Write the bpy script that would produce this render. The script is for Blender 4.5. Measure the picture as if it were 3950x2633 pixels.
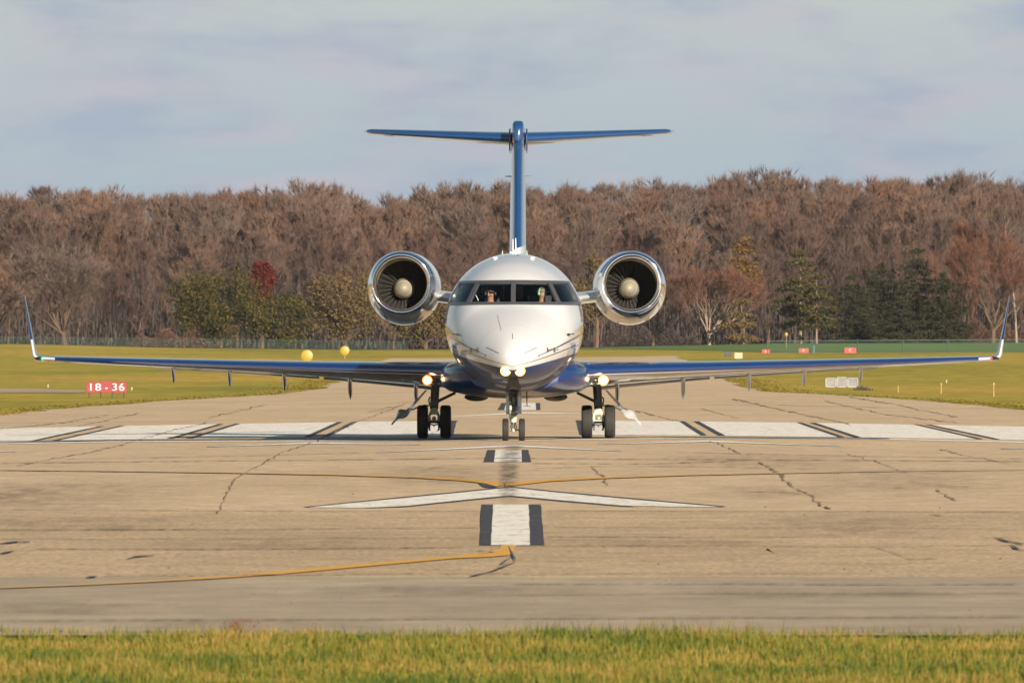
import bpy, math, random
import numpy as np
from mathutils import Vector, Matrix, Quaternion

random.seed(7)
RNG = np.random.default_rng(11)
PI = math.pi
SC = bpy.context.scene
for o in list(bpy.data.objects):
    bpy.data.objects.remove(o)
COL = SC.collection

# ------------------------------------------------------------------ camera
EYE = 1.84                       # eye height of the photographer
FPX = 58500.0                    # focal length in pixels of the 3950 px wide photograph
VX, VY = 2020.0, 1330.0          # where the runway direction vanishes
cam_d = bpy.data.cameras.new('camera')
cam = bpy.data.objects.new('camera', cam_d)
COL.objects.link(cam)
cam.location = (0, 0, EYE)
cam.rotation_euler = (PI / 2, 0, 0)
cam_d.sensor_width = 36.0
cam_d.lens = FPX / 3950 * 36.0
cam_d.shift_x = -(VX - 1975) / 3950
cam_d.shift_y = (VY - 1316.5) / 3950
cam_d.clip_start = 1.0
cam_d.clip_end = 20000
cam_d.dof.use_dof = True
cam_d.dof.focus_distance = 292
cam_d.dof.aperture_fstop = 24.0
SC.camera = cam

# ------------------------------------------------------------------ light
SUN_DIR = Vector((1.26, -3.3, 1.0)).normalized()      # towards the sun
SUN_EL = math.asin(SUN_DIR.z)
SUN_AZ = math.atan2(SUN_DIR.x, SUN_DIR.y)             # clockwise from +Y
sun_d = bpy.data.lights.new('sun', 'SUN')
sun_d.energy = 5.0
sun_d.angle = math.radians(0.5)
sun_d.color = (1.0, 0.875, 0.715)
sun = bpy.data.objects.new('sun', sun_d)
COL.objects.link(sun)
sun.rotation_euler = (-SUN_DIR).to_track_quat('-Z', 'Y').to_euler()
sun.location = (60, -60, 80)

world = bpy.data.worlds.new('World')
SC.world = world
world.use_nodes = True
wn, wl = world.node_tree.nodes, world.node_tree.links
wn.clear()


def N(nodes, t, **kw):
    n = nodes.new(t)
    for k, v in kw.items():
        if k.startswith('i_'):
            key = k[2:]
            key = int(key) if key.isdigit() else key
            n.inputs[key].default_value = v
        else:
            setattr(n, k, v)
    return n


def math_node(nodes, links, op, a, b=None, c=None, clamp=False):
    n = nodes.new('ShaderNodeMath')
    n.operation = op
    n.use_clamp = clamp
    for i, v in enumerate((a, b, c)):
        if v is None:
            continue
        if isinstance(v, (int, float)):
            n.inputs[i].default_value = v
        else:
            links.new(v, n.inputs[i])
    return n.outputs[0]


out = wn.new('ShaderNodeOutputWorld')
bg = wn.new('ShaderNodeBackground')
bg.inputs['Strength'].default_value = 0.035
sky = wn.new('ShaderNodeTexSky')
sky.sky_type = 'NISHITA'
sky.sun_disc = False
sky.sun_elevation = SUN_EL
sky.sun_rotation = SUN_AZ
sky.air_density = 1.3
sky.dust_density = 0.4
sky.ozone_density = 2.0
tc = wn.new('ShaderNodeTexCoord')
sx = wn.new('ShaderNodeSeparateXYZ')
wl.new(tc.outputs['Generated'], sx.inputs[0])
az = math_node(wn, wl, 'ARCTAN2', sx.outputs[0], sx.outputs[1])
zz = math_node(wn, wl, 'MAXIMUM', sx.outputs[2], 0.0)
lg = math_node(wn, wl, 'LOGARITHM', math_node(wn, wl, 'ADD', zz, 0.02), math.e)
cx = wn.new('ShaderNodeCombineXYZ')
wl.new(math_node(wn, wl, 'MULTIPLY', az, 62.0), cx.inputs[0])
wl.new(math_node(wn, wl, 'MULTIPLY', lg, 7.5), cx.inputs[1])
nz = N(wn, 'ShaderNodeTexNoise', i_Scale=1.0, i_Detail=6.0, i_Roughness=0.55, i_Distortion=0.25)
wl.new(cx.outputs[0], nz.inputs['Vector'])
cr = wn.new('ShaderNodeValToRGB')
cr.color_ramp.elements[0].position = 0.42
cr.color_ramp.elements[0].color = (0, 0, 0, 1)
cr.color_ramp.elements[1].position = 0.60
cr.color_ramp.elements[1].color = (1, 1, 1, 1)
wl.new(nz.outputs[0], cr.inputs[0])
cx2 = wn.new('ShaderNodeCombineXYZ')
wl.new(math_node(wn, wl, 'MULTIPLY', az, 95.0), cx2.inputs[0])
wl.new(math_node(wn, wl, 'MULTIPLY', lg, 14.0), cx2.inputs[1])
cx2.inputs[2].default_value = 4.3
nz2 = N(wn, 'ShaderNodeTexNoise', i_Scale=1.0, i_Detail=4.0, i_Roughness=0.5)
wl.new(cx2.outputs[0], nz2.inputs['Vector'])
cloudc = wn.new('ShaderNodeValToRGB')
cloudc.color_ramp.elements[0].position = 0.40
cloudc.color_ramp.elements[0].color = (4.7, 5.5, 6.9, 1)
cloudc.color_ramp.elements[1].position = 0.62
cloudc.color_ramp.elements[1].color = (6.5, 6.25, 7.0, 1)
wl.new(nz2.outputs[0], cloudc.inputs[0])
# clear air between the clouds: blue-grey low down, paler above
elr = wn.new('ShaderNodeValToRGB')
elr.color_ramp.elements[0].position = 0.0
elr.color_ramp.elements[0].color = (4.0, 5.4, 6.8, 1)
elr.color_ramp.elements[1].position = 1.0
elr.color_ramp.elements[1].color = (6.7, 7.3, 7.2, 1)
wl.new(math_node(wn, wl, 'MULTIPLY', zz, 42.0, clamp=True), elr.inputs[0])
# haze near the horizon hands over to the open sky higher up
mixh = wn.new('ShaderNodeMix')
mixh.data_type = 'RGBA'
wl.new(math_node(wn, wl, 'MULTIPLY', math_node(wn, wl, 'SUBTRACT', zz, 0.04), 6.0, clamp=True), mixh.inputs[0])
wl.new(elr.outputs[0], mixh.inputs[6])
wl.new(sky.outputs[0], mixh.inputs[7])
mixc = wn.new('ShaderNodeMix')
mixc.data_type = 'RGBA'
cf = math_node(wn, wl, 'MULTIPLY', cr.outputs[0], 0.85)
fade = math_node(wn, wl, 'SUBTRACT', 1.0, math_node(wn, wl, 'MULTIPLY', zz, 4.5, clamp=True))
wl.new(math_node(wn, wl, 'MULTIPLY', cf, fade), mixc.inputs[0])
wl.new(mixh.outputs[2], mixc.inputs[6])
wl.new(cloudc.outputs[0], mixc.inputs[7])
wl.new(mixc.outputs[2], bg.inputs['Color'])
wl.new(bg.outputs[0], out.inputs[0])

SC.view_settings.view_transform = 'Standard'
SC.view_settings.look = 'None'
SC.view_settings.exposure = 1.20
SC.view_settings.gamma = 1.0
SC.view_settings.use_curve_mapping = False
SC.cycles.max_bounces = 8
SC.cycles.transparent_max_bounces = 24
SC.cycles.sample_clamp_indirect = 6.0

# ------------------------------------------------------------------ materials


class Mat:
    """Small node-tree helper."""

    def __init__(self, name):
        self.m = bpy.data.materials.new(name)
        self.m.use_nodes = True
        self.n = self.m.node_tree.nodes
        self.l = self.m.node_tree.links
        self.b = self.n['Principled BSDF']
        self.tc = self.n.new('ShaderNodeTexCoord')

    def set(self, **kw):
        for k, v in kw.items():
            k = k.replace('_', ' ')
            if k in ('Base Color', 'Emission Color', 'Coat Tint', 'Specular Tint') and len(v) == 3:
                v = (*v, 1)
            self.b.inputs[k].default_value = v
        return self

    def noise(self, scale, detail=4, rough=0.55, coord='Object', sc=(1, 1, 1), loc=(0, 0, 0), dist=0.0):
        mp = self.n.new('ShaderNodeMapping')
        mp.inputs['Scale'].default_value = sc
        mp.inputs['Location'].default_value = loc
        self.l.new(self.tc.outputs[coord], mp.inputs[0])
        t = N(self.n, 'ShaderNodeTexNoise', i_Scale=scale, i_Detail=detail, i_Roughness=rough, i_Distortion=dist)
        self.l.new(mp.outputs[0], t.inputs['Vector'])
        return t.outputs[0]

    def ramp(self, fac, stops):
        r = self.n.new('ShaderNodeValToRGB')
        e = r.color_ramp.elements
        while len(e) < len(stops):
            e.new(0.5)
        for i, (p, c) in enumerate(stops):
            e[i].position = p
            e[i].color = (*c, 1) if len(c) == 3 else c
        self.l.new(fac, r.inputs[0])
        return r.outputs[0]

    def mix(self, fac, a, b, mode='MIX'):
        m = self.n.new('ShaderNodeMix')
        m.data_type = 'RGBA'
        m.blend_type = mode
        for i, v in ((0, fac), (6, a), (7, b)):
            if isinstance(v, (int, float)):
                m.inputs[i].default_value = v
            elif isinstance(v, tuple):
                m.inputs[i].default_value = (*v, 1) if len(v) == 3 else v
            else:
                self.l.new(v, m.inputs[i])
        return m.outputs[2]

    def math(self, op, a, b=None, c=None, clamp=False):
        return math_node(self.n, self.l, op, a, b, c, clamp)

    def to(self, sock, name):
        self.l.new(sock, self.b.inputs[name])
        return self

    def bump(self, h, strength, dist=0.01):
        b = self.n.new('ShaderNodeBump')
        b.inputs['Strength'].default_value = strength
        b.inputs['Distance'].default_value = dist
        self.l.new(h, b.inputs['Height'])
        self.l.new(b.outputs[0], self.b.inputs['Normal'])
        return self


def simple(name, col, rough=0.5, metal=0.0, var=0.12, scale=6.0, coat=0.0, emis=None, estr=0.0, coord='Object'):
    k = Mat(name)
    k.set(Roughness=rough, Metallic=metal, Coat_Weight=coat)
    k.b.inputs['Coat Roughness'].default_value = 0.04
    k.b.inputs['Coat IOR'].default_value = 1.65
    f = k.noise(scale, 5, coord=coord)
    lo = tuple(c * (1 - var) for c in col)
    hi = tuple(min(1, c * (1 + var)) for c in col)
    k.to(k.ramp(f, [(0.3, lo), (0.7, hi)]), 'Base Color')
    if emis:
        k.set(Emission_Color=emis, Emission_Strength=estr)
    return k.m


def random_tint(name, cols, rough=0.85, var=0.25, scale=0.6, trans=0.0):
    """Material whose colour differs from one copied object to the next."""
    k = Mat(name)
    k.set(Roughness=rough)
    oi = k.n.new('ShaderNodeObjectInfo')
    st = [(i / max(1, len(cols) - 1), c) for i, c in enumerate(cols)]
    base = k.ramp(oi.outputs['Random'], st)
    f = k.noise(scale, 3)
    g = k.ramp(f, [(0.3, (1 - var,) * 3), (0.7, (1 + var,) * 3)])
    k.to(k.mix(1.0, base, g, 'MULTIPLY'), 'Base Color')
    k.set(Specular_IOR_Level=0.15)
    return k.m


# pavement -----------------------------------------------------------------
def pavement_mat(name, c0, c1, grain, gscale, blotch=(0.75, 1.0), patches=False):
    k = Mat(name)
    k.set(Roughness=0.85, Specular_IOR_Level=0.25)
    big = k.noise(0.18, 5, 0.6, sc=(1.0, 0.22, 1))
    mid = k.noise(1.6, 5, 0.65, sc=(1, 0.35, 1))
    fine = k.noise(gscale, 3, 0.7, sc=(1, 0.16, 1))
    base = k.ramp(big, [(0.35, c0), (0.62, c1)])
    m1 = k.ramp(mid, [(0.3, (0.80,) * 3), (0.7, (1.13,) * 3)])
    m2 = k.ramp(fine, [(0.3, (1 - grain,) * 3), (0.7, (1 + grain,) * 3)])
    c = k.mix(1.0, k.mix(1.0, base, m1, 'MULTIPLY'), m2, 'MULTIPLY')
    # faint rubber and dirt streaks that run along the surface
    st = k.noise(0.7, 4, 0.6, sc=(0.09, 1.0, 1), loc=(3, 0, 0))
    c = k.mix(k.ramp(st, [(0.58, (0, 0, 0)), (0.72, (0.45,) * 3)]), c, tuple(x * 0.62 for x in c0))
    if patches:
        st2 = k.noise(0.11, 3, 0.5, sc=(0.6, 0.5, 1), loc=(11, 5, 0))
        c = k.mix(k.ramp(st2, [(0.60, (0, 0, 0)), (0.74, (0.5,) * 3)]), c, tuple(x * 0.55 for x in c0))
    k.to(c, 'Base Color')
    k.bump(k.math('ADD', fine, mid), 0.35, 0.006)
    return k.m


M = {}
M['runway'] = pavement_mat('runway concrete', (0.4904, 0.3533, 0.2098), (0.5528, 0.4038, 0.2439), 0.15, 9.0, patches=True)
M['rough_pave'] = pavement_mat('coarse aggregate pavement', (0.3963, 0.2826, 0.1626), (0.5007, 0.3583, 0.2061), 0.34, 16.0, patches=True)
M['near_pave'] = pavement_mat('smooth grey asphalt strip', (0.3239, 0.2524, 0.1684), (0.4076, 0.3209, 0.2151), 0.08, 20.0)


def paint_mat(name, col, wear_to, wear=0.56, rough=0.7):
    k = Mat(name)
    k.set(Roughness=rough, Specular_IOR_Level=0.3)
    a = k.noise(3.0, 6, 0.7, sc=(1.0, 0.25, 1))
    b = k.noise(14.0, 4, 0.7, sc=(1.0, 0.12, 1))
    f = k.math('ADD', k.math('MULTIPLY', a, 0.6), k.math('MULTIPLY', b, 0.4))
    c = k.ramp(f, [(0.32, tuple(x * 0.9 for x in col)), (wear, col), (wear + 0.09, wear_to)])
    k.to(c, 'Base Color')
    return k.m


M['white_paint'] = paint_mat('worn white runway paint', (0.80, 0.755, 0.665), (0.52, 0.43, 0.31), 0.50)
M['dark_paint'] = paint_mat('worn black outline paint', (0.040, 0.035, 0.040), (0.17, 0.14, 0.11), 0.56)
M['yellow_paint'] = paint_mat('worn yellow taxi paint', (0.66, 0.36, 0.03), (0.42, 0.29, 0.12), 0.62)
M['faded_yellow'] = paint_mat('faded ochre taxi paint', (0.33, 0.20, 0.065), (0.28, 0.20, 0.11), 0.5)
for key_, nm_, f0_, f1_ in (('taxi_far', 'taxi paint fading outwards', 0.6, 5.0), ('taxi_near', 'taxi paint fading to the left', 1.6, 4.4)):
    kf = Mat(nm_)
    kf.set(Roughness=0.75)
    sf = kf.n.new('ShaderNodeSeparateXYZ')
    kf.l.new(kf.tc.outputs['Object'], sf.inputs[0])
    ff_ = kf.math('DIVIDE', kf.math('SUBTRACT', kf.math('ABSOLUTE', sf.outputs[0]), f0_), f1_ - f0_, clamp=True)
    nf = kf.noise(2.5, 6, 0.7, sc=(1, 0.3, 1))
    fm = kf.math('ADD', kf.math('MULTIPLY', ff_, 0.85), kf.math('MULTIPLY', kf.math('SUBTRACT', nf, 0.5), 1.2), clamp=True)
    kf.to(kf.mix(fm, (0.62, 0.31, 0.02), (0.43, 0.325, 0.195)), 'Base Color')
    M[key_] = kf.m
M['crack'] = paint_mat('dirt filled pavement crack', (0.15, 0.10, 0.05), (0.36, 0.265, 0.16), 0.47, 0.95)
kk = M['crack']
nt, lk = kk.node_tree.nodes, kk.node_tree.links
tcn = nt.new('ShaderNodeTexCoord')
mpn = nt.new('ShaderNodeMapping')
mpn.inputs['Scale'].default_value = (1.0, 0.3, 1)
lk.new(tcn.outputs['Object'], mpn.inputs[0])
nn_ = N(nt, 'ShaderNodeTexNoise', i_Scale=1.7, i_Detail=6.0, i_Roughness=0.75)
lk.new(mpn.outputs[0], nn_.inputs['Vector'])
fc = math_node(nt, lk, 'MULTIPLY', math_node(nt, lk, 'SUBTRACT', nn_.outputs[0], 0.37), 6.0, clamp=True)
tb = nt.new('ShaderNodeBsdfTransparent')
ms = nt.new('ShaderNodeMixShader')
lk.new(fc, ms.inputs[0])
lk.new(tb.outputs[0], ms.inputs[1])
lk.new(nt['Principled BSDF'].outputs[0], ms.inputs[2])
lk.new(ms.outputs[0], nt['Material Output'].inputs[0])
M['joint'] = simple('dirt in a straight joint', (0.15, 0.105, 0.065), 0.9, var=0.5, scale=3.0)
M['grit'] = simple('brown grit', (0.10, 0.07, 0.045), 0.9, var=0.4)
M['tar'] = simple('black crack sealant', (0.035, 0.028, 0.032), 0.6, var=0.3)

# grass ----------------------------------------------------------------------
k = Mat('airfield grass')
k.set(Roughness=0.95, Specular_IOR_Level=0.1)
a = k.noise(0.035, 5, 0.6, sc=(1, 0.25, 1))
b = k.noise(0.9, 5, 0.7, sc=(1, 0.12, 1))
c1 = k.ramp(a, [(0.34, (0.19, 0.180, 0.018)), (0.5, (0.315, 0.248, 0.028)), (0.68, (0.44, 0.275, 0.045))])
c2 = k.ramp(b, [(0.3, (0.72,) * 3), (0.7, (1.25,) * 3)])
k.to(k.mix(1.0, c1, c2, 'MULTIPLY'), 'Base Color')
k.bump(b, 0.6, 0.05)
M['grass'] = k.m

k = Mat('park lawn')
k.set(Roughness=0.95, Specular_IOR_Level=0.1)
a = k.noise(0.05, 4, 0.6)
k.to(k.ramp(a, [(0.3, (0.075, 0.135, 0.035)), (0.7, (0.13, 0.18, 0.04))]), 'Base Color')
M['lawn'] = k.m

k = Mat('grass blades')
k.set(Roughness=0.7, Specular_IOR_Level=0.25)
geo = k.n.new('ShaderNodeNewGeometry')
a = k.noise(0.75, 4, 0.6, sc=(1.0, 0.38, 0.0))
rp = k.math('ADD', k.math('MULTIPLY', a, 0.74), k.math('MULTIPLY', geo.outputs['Random Per Island'], 0.26))
c1 = k.ramp(rp, [(0.35, (0.030, 0.058, 0.006)), (0.46, (0.090, 0.104, 0.009)), (0.555, (0.150, 0.122, 0.016)), (0.66, (0.225, 0.145, 0.036))])
k.to(c1, 'Base Color')
tr = k.n.new('ShaderNodeBsdfTranslucent')
k.l.new(c1, tr.inputs[0])
mx = k.n.new('ShaderNodeMixShader')
mx.inputs[0].default_value = 0.2
k.l.new(k.b.outputs[0], mx.inputs[1])
k.l.new(tr.outputs[0], mx.inputs[2])
k.l.new(mx.outputs[0], k.n['Material Output'].inputs[0])
M['blades'] = k.m

k = Mat('verge grass')
k.set(Roughness=0.9, Specular_IOR_Level=0.1)
geo = k.n.new('ShaderNodeNewGeometry')
a = k.noise(0.10, 4, 0.6, sc=(1, 0.3, 1))
rp = k.math('ADD', k.math('MULTIPLY', a, 0.75), k.math('MULTIPLY', geo.outputs['Random Per Island'], 0.25))
k.to(k.ramp(rp, [(0.35, (0.062, 0.062, 0.010)), (0.5, (0.105, 0.085, 0.014)), (0.66, (0.15, 0.098, 0.024))]), 'Base Color')
M['verge'] = k.m

# aircraft -------------------------------------------------------------------
WHITE = (0.46, 0.465, 0.475)
BLUE = (0.004, 0.021, 0.090)


def stripe_mask(k, X, Z, c0, c1, c2, w0, w1):
    """1 inside a thin line z = c0 + c1|x| + c2 x^2 whose width grows from w0 to w1."""
    ax = k.math('ABSOLUTE', X)
    q = k.math('ADD', k.math('MULTIPLY', ax, c1), c0)
    q = k.math('ADD', q, k.math('MULTIPLY', k.math('MULTIPLY', ax, ax), c2))
    d = k.math('ABSOLUTE', k.math('SUBTRACT', Z, q))
    w = k.math('ADD', k.math('MULTIPLY', k.math('SUBTRACT', ax, 0.2), (w1 - w0)), w0)
    return k.math('LESS_THAN', d, w)


k = Mat('fuselage paint')
k.set(Roughness=0.45, Coat_Weight=1.0)
k.b.inputs['Coat Roughness'].default_value = 0.03
s = k.n.new('ShaderNodeSeparateXYZ')
k.l.new(k.tc.outputs['Object'], s.inputs[0])
X, Y, Z = s.outputs
ax = k.math('ABSOLUTE', X)
lim = k.math('ADD', k.math('ADD', k.math('MULTIPLY', ax, 0.2), 1.365), k.math('MULTIPLY', k.math('MULTIPLY', ax, ax), 0.06))
isblue = k.math('LESS_THAN', Z, lim)
dirt = k.ramp(k.noise(1.3, 5, 0.6), [(0.3, (0.95,) * 3), (0.7, (1.0,) * 3)])
white = k.mix(1.0, WHITE, dirt, 'MULTIPLY')
white = k.mix(k.math('MULTIPLY', k.math('MAXIMUM', k.math('LESS_THAN', k.math('ABSOLUTE', k.math('SUBTRACT', Y, 0.98)), 0.006), k.math('LESS_THAN', k.math('ABSOLUTE', k.math('SUBTRACT', Y, 2.05)), 0.005)), 0.35), white, (0.15, 0.15, 0.15))
col = k.mix(isblue, white, BLUE)
k.to(k.math('SUBTRACT', 1.0, k.math('MULTIPLY', isblue, 0.65)), 'Coat Weight')
k.to(k.math('SUBTRACT', 0.5, k.math('MULTIPLY', isblue, 0.35)), 'Specular IOR Level')
l2 = stripe_mask(k, X, Z, 1.435, 0.22, 0.10, 0.005, 0.015)
col = k.mix(l2, col, (0.015, 0.06, 0.05))
l1 = stripe_mask(k, X, Z, 1.48, 0.27, 0.13, 0.0, 0.020)
l1 = k.math('MULTIPLY', l1, k.math('GREATER_THAN', ax, 0.5))
col = k.mix(l1, col, (0.015, 0.018, 0.05))
k.to(col, 'Base Color')
M['fuselage'] = k.m

M['blue'] = simple('glossy dark blue paint', BLUE, 0.25, 0.0, 0.06, 2.0, coat=0.45)
M['blue'].node_tree.nodes['Principled BSDF'].inputs['Coat IOR'].default_value = 1.45
M['navy'] = simple('dark navy paint', (0.008, 0.02, 0.08), 0.3, 0.0, 0.1, 3.0, coat=0.5)
M['white'] = simple('gloss white paint', WHITE, 0.25, 0.0, 0.03, 2.0, coat=0.8)
M['belly'] = simple('grey wing underside paint', (0.13, 0.12, 0.11), 0.32, 0.15, 0.15, 2.5, coat=0.4)
M['silver'] = simple('polished leading edge metal', (0.72, 0.74, 0.78), 0.12, 1.0, 0.05, 4.0)
M['lip'] = simple('polished inlet lip', (0.88, 0.89, 0.92), 0.05, 1.0, 0.03, 4.0)
M['cowl'] = simple('polished engine cowl', (0.66, 0.66, 0.65), 0.14, 0.6, 0.04, 2.0, coat=0.5)
M['duct'] = simple('inlet liner', (0.30, 0.25, 0.19), 0.5, 0.1, 0.12, 10.0)
M['fan'] = simple('titanium fan blades', (0.006, 0.005, 0.004), 0.6, 0.0, 0.15, 12.0)
M['spinner'] = simple('grey spinner paint', (0.20, 0.185, 0.14), 0.38, 0.0, 0.08, 8.0, coat=0.2)
M['spinner_ring'] = simple('pale spinner ring', (0.5, 0.48, 0.4), 0.35, 0.1, 0.05, 8.0)
M['dark_metal'] = simple('dark gear metal', (0.045, 0.045, 0.042), 0.45, 0.5, 0.3, 20.0)
M['strut'] = simple('pale green gear primer', (0.30, 0.33, 0.27), 0.42, 0.0, 0.18, 18.0)
M['chrome'] = simple('chromed piston', (0.8, 0.8, 0.8), 0.1, 1.0, 0.05, 5.0)
M['tyre'] = simple('tyre rubber', (0.015, 0.013, 0.012), 0.8, 0.0, 0.3, 25.0)
M['rim'] = simple('wheel rim', (0.25, 0.25, 0.24), 0.4, 0.6, 0.1, 20.0)
M['frame_grey'] = simple('windshield frame metal', (0.095, 0.095, 0.10), 0.38, 0.5, 0.12, 30.0)
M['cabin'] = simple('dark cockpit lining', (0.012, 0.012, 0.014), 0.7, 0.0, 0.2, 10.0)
M['panel_grey'] = simple('cockpit grey plastic', (0.11, 0.11, 0.12), 0.6, 0.0, 0.15, 12.0)
M['seam'] = simple('dark seam filler', (0.10, 0.095, 0.09), 0.5)
M['probe'] = simple('burnt probe metal', (0.03, 0.025, 0.02), 0.4, 0.7)
M['lamp_white'] = simple('lit landing lamp', (1, 0.9, 0.75), 0.3, emis=(1.0, 0.74, 0.36), estr=12.0)
M['lamp_halo'] = simple('imitated lamp halo', (1.0, 0.55, 0.2), 0.25, 0.6, emis=(1.0, 0.20, 0.015), estr=1.1)  # orange emission imitates the halo of glare around the lit lens
M['lamp_off'] = simple('unlit lamp glass', (0.05, 0.05, 0.05), 0.2, 0.5)
M['lamp_box'] = simple('lamp bay lining', (0.035, 0.03, 0.028), 0.5)
M['red_lamp'] = simple('red navigation lamp', (0.7, 0.03, 0.02), 0.2, emis=(1.0, 0.05, 0.02), estr=1.3)
M['green_lamp'] = simple('green navigation lamp', (0.03, 0.6, 0.15), 0.2, emis=(0.05, 1.0, 0.25), estr=1.2)
M['black_glass'] = simple('dark lamp cover', (0.01, 0.012, 0.012), 0.08, coat=1.0)

k = Mat('windshield glass')
k.n.remove(k.b)
t = k.n.new('ShaderNodeBsdfTransparent')
t.inputs[0].default_value = (0.93, 0.95, 0.95, 1)
g = k.n.new('ShaderNodeBsdfGlossy')
g.inputs['Roughness'].default_value = 0.03
lw = k.n.new('ShaderNodeLayerWeight')
lw.inputs[0].default_value = 0.5
mx = k.n.new('ShaderNodeMixShader')
k.l.new(k.math('ADD', 0.012, k.math('MULTIPLY', k.math('POWER', lw.outputs['Facing'], 5.0), 0.35)), mx.inputs[0])
k.l.new(t.outputs[0], mx.inputs[1])
k.l.new(g.outputs[0], mx.inputs[2])
k.l.new(mx.outputs[0], k.n['Material Output'].inputs[0])
M['glass'] = k.m

M['skin'] = simple('skin', (0.30, 0.135, 0.08), 0.5, var=0.08)
M['shirt_dark'] = simple('black pilot jacket', (0.012, 0.012, 0.015), 0.8)
M['shirt_grey'] = simple('dark uniform shirt', (0.03, 0.03, 0.035), 0.8)
M['hair'] = simple('dark hair', (0.02, 0.014, 0.01), 0.7)
M['cap'] = simple('olive grey cap', (0.13, 0.12, 0.09), 0.8)
M['headset'] = simple('pale green headset', (0.16, 0.34, 0.20), 0.4)
M['headset_dark'] = simple('black headset', (0.02, 0.02, 0.02), 0.4)
M['eye'] = simple('dark eye', (0.02, 0.015, 0.01), 0.2)

M['sign_red'] = simple('red sign face', (0.17, 0.003, 0.004), 0.5, var=0.08)
M['sign_orange'] = simple('orange red sign face', (0.25, 0.017, 0.007), 0.5, var=0.08)
M['sign_white'] = simple('white sign lettering', (0.50, 0.46, 0.43), 0.5, var=0.04)
M['sign_cream'] = simple('cream sign face', (0.30, 0.27, 0.17), 0.6, var=0.08)
M['sign_black'] = simple('black sign face', (0.012, 0.014, 0.016), 0.5)
M['sign_yellow'] = simple('bright yellow marker', (0.24, 0.165, 0.005), 0.5, var=0.1)
M['post_yellow'] = simple('faded yellow stake', (0.28, 0.20, 0.06), 0.7)
M['grey_panel'] = simple('grey sheet metal', (0.13, 0.13, 0.13), 0.6, 0.0, 0.25, 4.0)
M['panel_rim'] = simple('pale box rim', (0.22, 0.22, 0.21), 0.6, var=0.1)
M['rail'] = simple('dull fence rail', (0.075, 0.095, 0.085), 0.6, var=0.1)
M['post_green'] = simple('green fence post', (0.02, 0.055, 0.05), 0.6)
M['leaf_dry'] = simple('dry brown leaf', (0.085, 0.028, 0.012), 0.8)

k = Mat('green fence mesh')
k.set(Roughness=0.7, Base_Color=(0.03, 0.075, 0.06))
t = k.n.new('ShaderNodeBsdfTransparent')
mx = k.n.new('ShaderNodeMixShader')
mx.inputs[0].default_value = 0.14
k.l.new(t.outputs[0], mx.inputs[1])
k.l.new(k.b.outputs[0], mx.inputs[2])
k.l.new(mx.outputs[0], k.n['Material Output'].inputs[0])
M['fence_mesh'] = k.m

M['bark'] = random_tint('grey brown bark', [(0.0740, 0.0490, 0.0330), (0.0962, 0.0653, 0.0450), (0.0777, 0.0544, 0.0396)], scale=0.8)
M['twigs'] = random_tint('bare twigs', [(0.0977, 0.0599, 0.0425), (0.1302, 0.0906, 0.0695), (0.0773, 0.0477, 0.0395), (0.1384, 0.0829, 0.0556), (0.0936, 0.0692, 0.0586), (0.1221, 0.0676, 0.0468), (0.0692, 0.0461, 0.0381)], scale=0.25)
M['twigs_dark'] = random_tint('dark purplish twigs', [(0.0590, 0.0381, 0.0338), (0.0885, 0.0570, 0.0445), (0.0741, 0.0411, 0.0353), (0.0674, 0.0491, 0.0430)], scale=0.25)
M['twigs_red'] = random_tint('reddish bare twigs', [(0.0975, 0.0446, 0.0288), (0.1248, 0.0533, 0.0294)], scale=0.3)
M['bark_pale'] = simple('pale bark', (0.20, 0.15, 0.11), 0.9, var=0.25, scale=1.0)
M['bark_pine'] = simple('pine bark', (0.17, 0.115, 0.08), 0.9, var=0.2, scale=1.0)
M['bark_dark'] = simple('dark spruce bark', (0.035, 0.026, 0.02), 0.9, var=0.2, scale=1.0)
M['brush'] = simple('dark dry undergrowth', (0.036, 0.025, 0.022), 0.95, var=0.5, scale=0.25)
M['brush_red'] = simple('reddish dry brush', (0.0741, 0.0331, 0.0218), 0.95, var=0.3, scale=0.4)


def leaf_mat(name, cols, scale=0.5):
    k = Mat(name)
    k.set(Roughness=0.8, Specular_IOR_Level=0.15)
    geo = k.n.new('ShaderNodeNewGeometry')
    a = k.noise(scale, 3)
    rp = k.math('ADD', k.math('MULTIPLY', a, 0.6), k.math('MULTIPLY', geo.outputs['Random Per Island'], 0.4))
    k.to(k.ramp(rp, [(0.3 + 0.4 * i / (len(cols) - 1), c) for i, c in enumerate(cols)]), 'Base Color')
    return k.m


M['leaf_green'] = leaf_mat('olive green leaves', [(0.0135, 0.0157, 0.0048), (0.0379, 0.0348, 0.0063), (0.0765, 0.0533, 0.0079)])
M['leaf_red'] = leaf_mat('red autumn leaves', [(0.0561, 0.0058, 0.0038), (0.0898, 0.0102, 0.0058)])
M['leaf_olive'] = leaf_mat('olive brown leaves', [(0.060, 0.042, 0.018), (0.105, 0.068, 0.022)])
M['leaf_gold'] = leaf_mat('golden needles', [(0.0715, 0.0403, 0.0120), (0.1300, 0.0713, 0.0168)])
M['needle'] = leaf_mat('pine needles', [(0.0157, 0.0186, 0.0052), (0.0343, 0.0334, 0.0075), (0.0657, 0.0495, 0.0098)])
M['needle_dark'] = leaf_mat('dark spruce needles', [(0.0092, 0.0114, 0.0043), (0.0186, 0.0193, 0.0060), (0.0299, 0.0256, 0.0071)])

# ------------------------------------------------------------------ mesh tools


def tag(o, label=None, cat=None, group=None, kind=None):
    if label:
        o['label'] = label
    if cat:
        o['category'] = cat
    if group:
        o['group'] = group
    if kind:
        o['kind'] = kind
    return o


def empty(name, loc=(0, 0, 0), rz=0.0):
    o = bpy.data.objects.new(name, None)
    COL.objects.link(o)
    o.location = loc
    o.rotation_euler = (0, 0, rz)
    o.empty_display_size = 0.3
    return o


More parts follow.
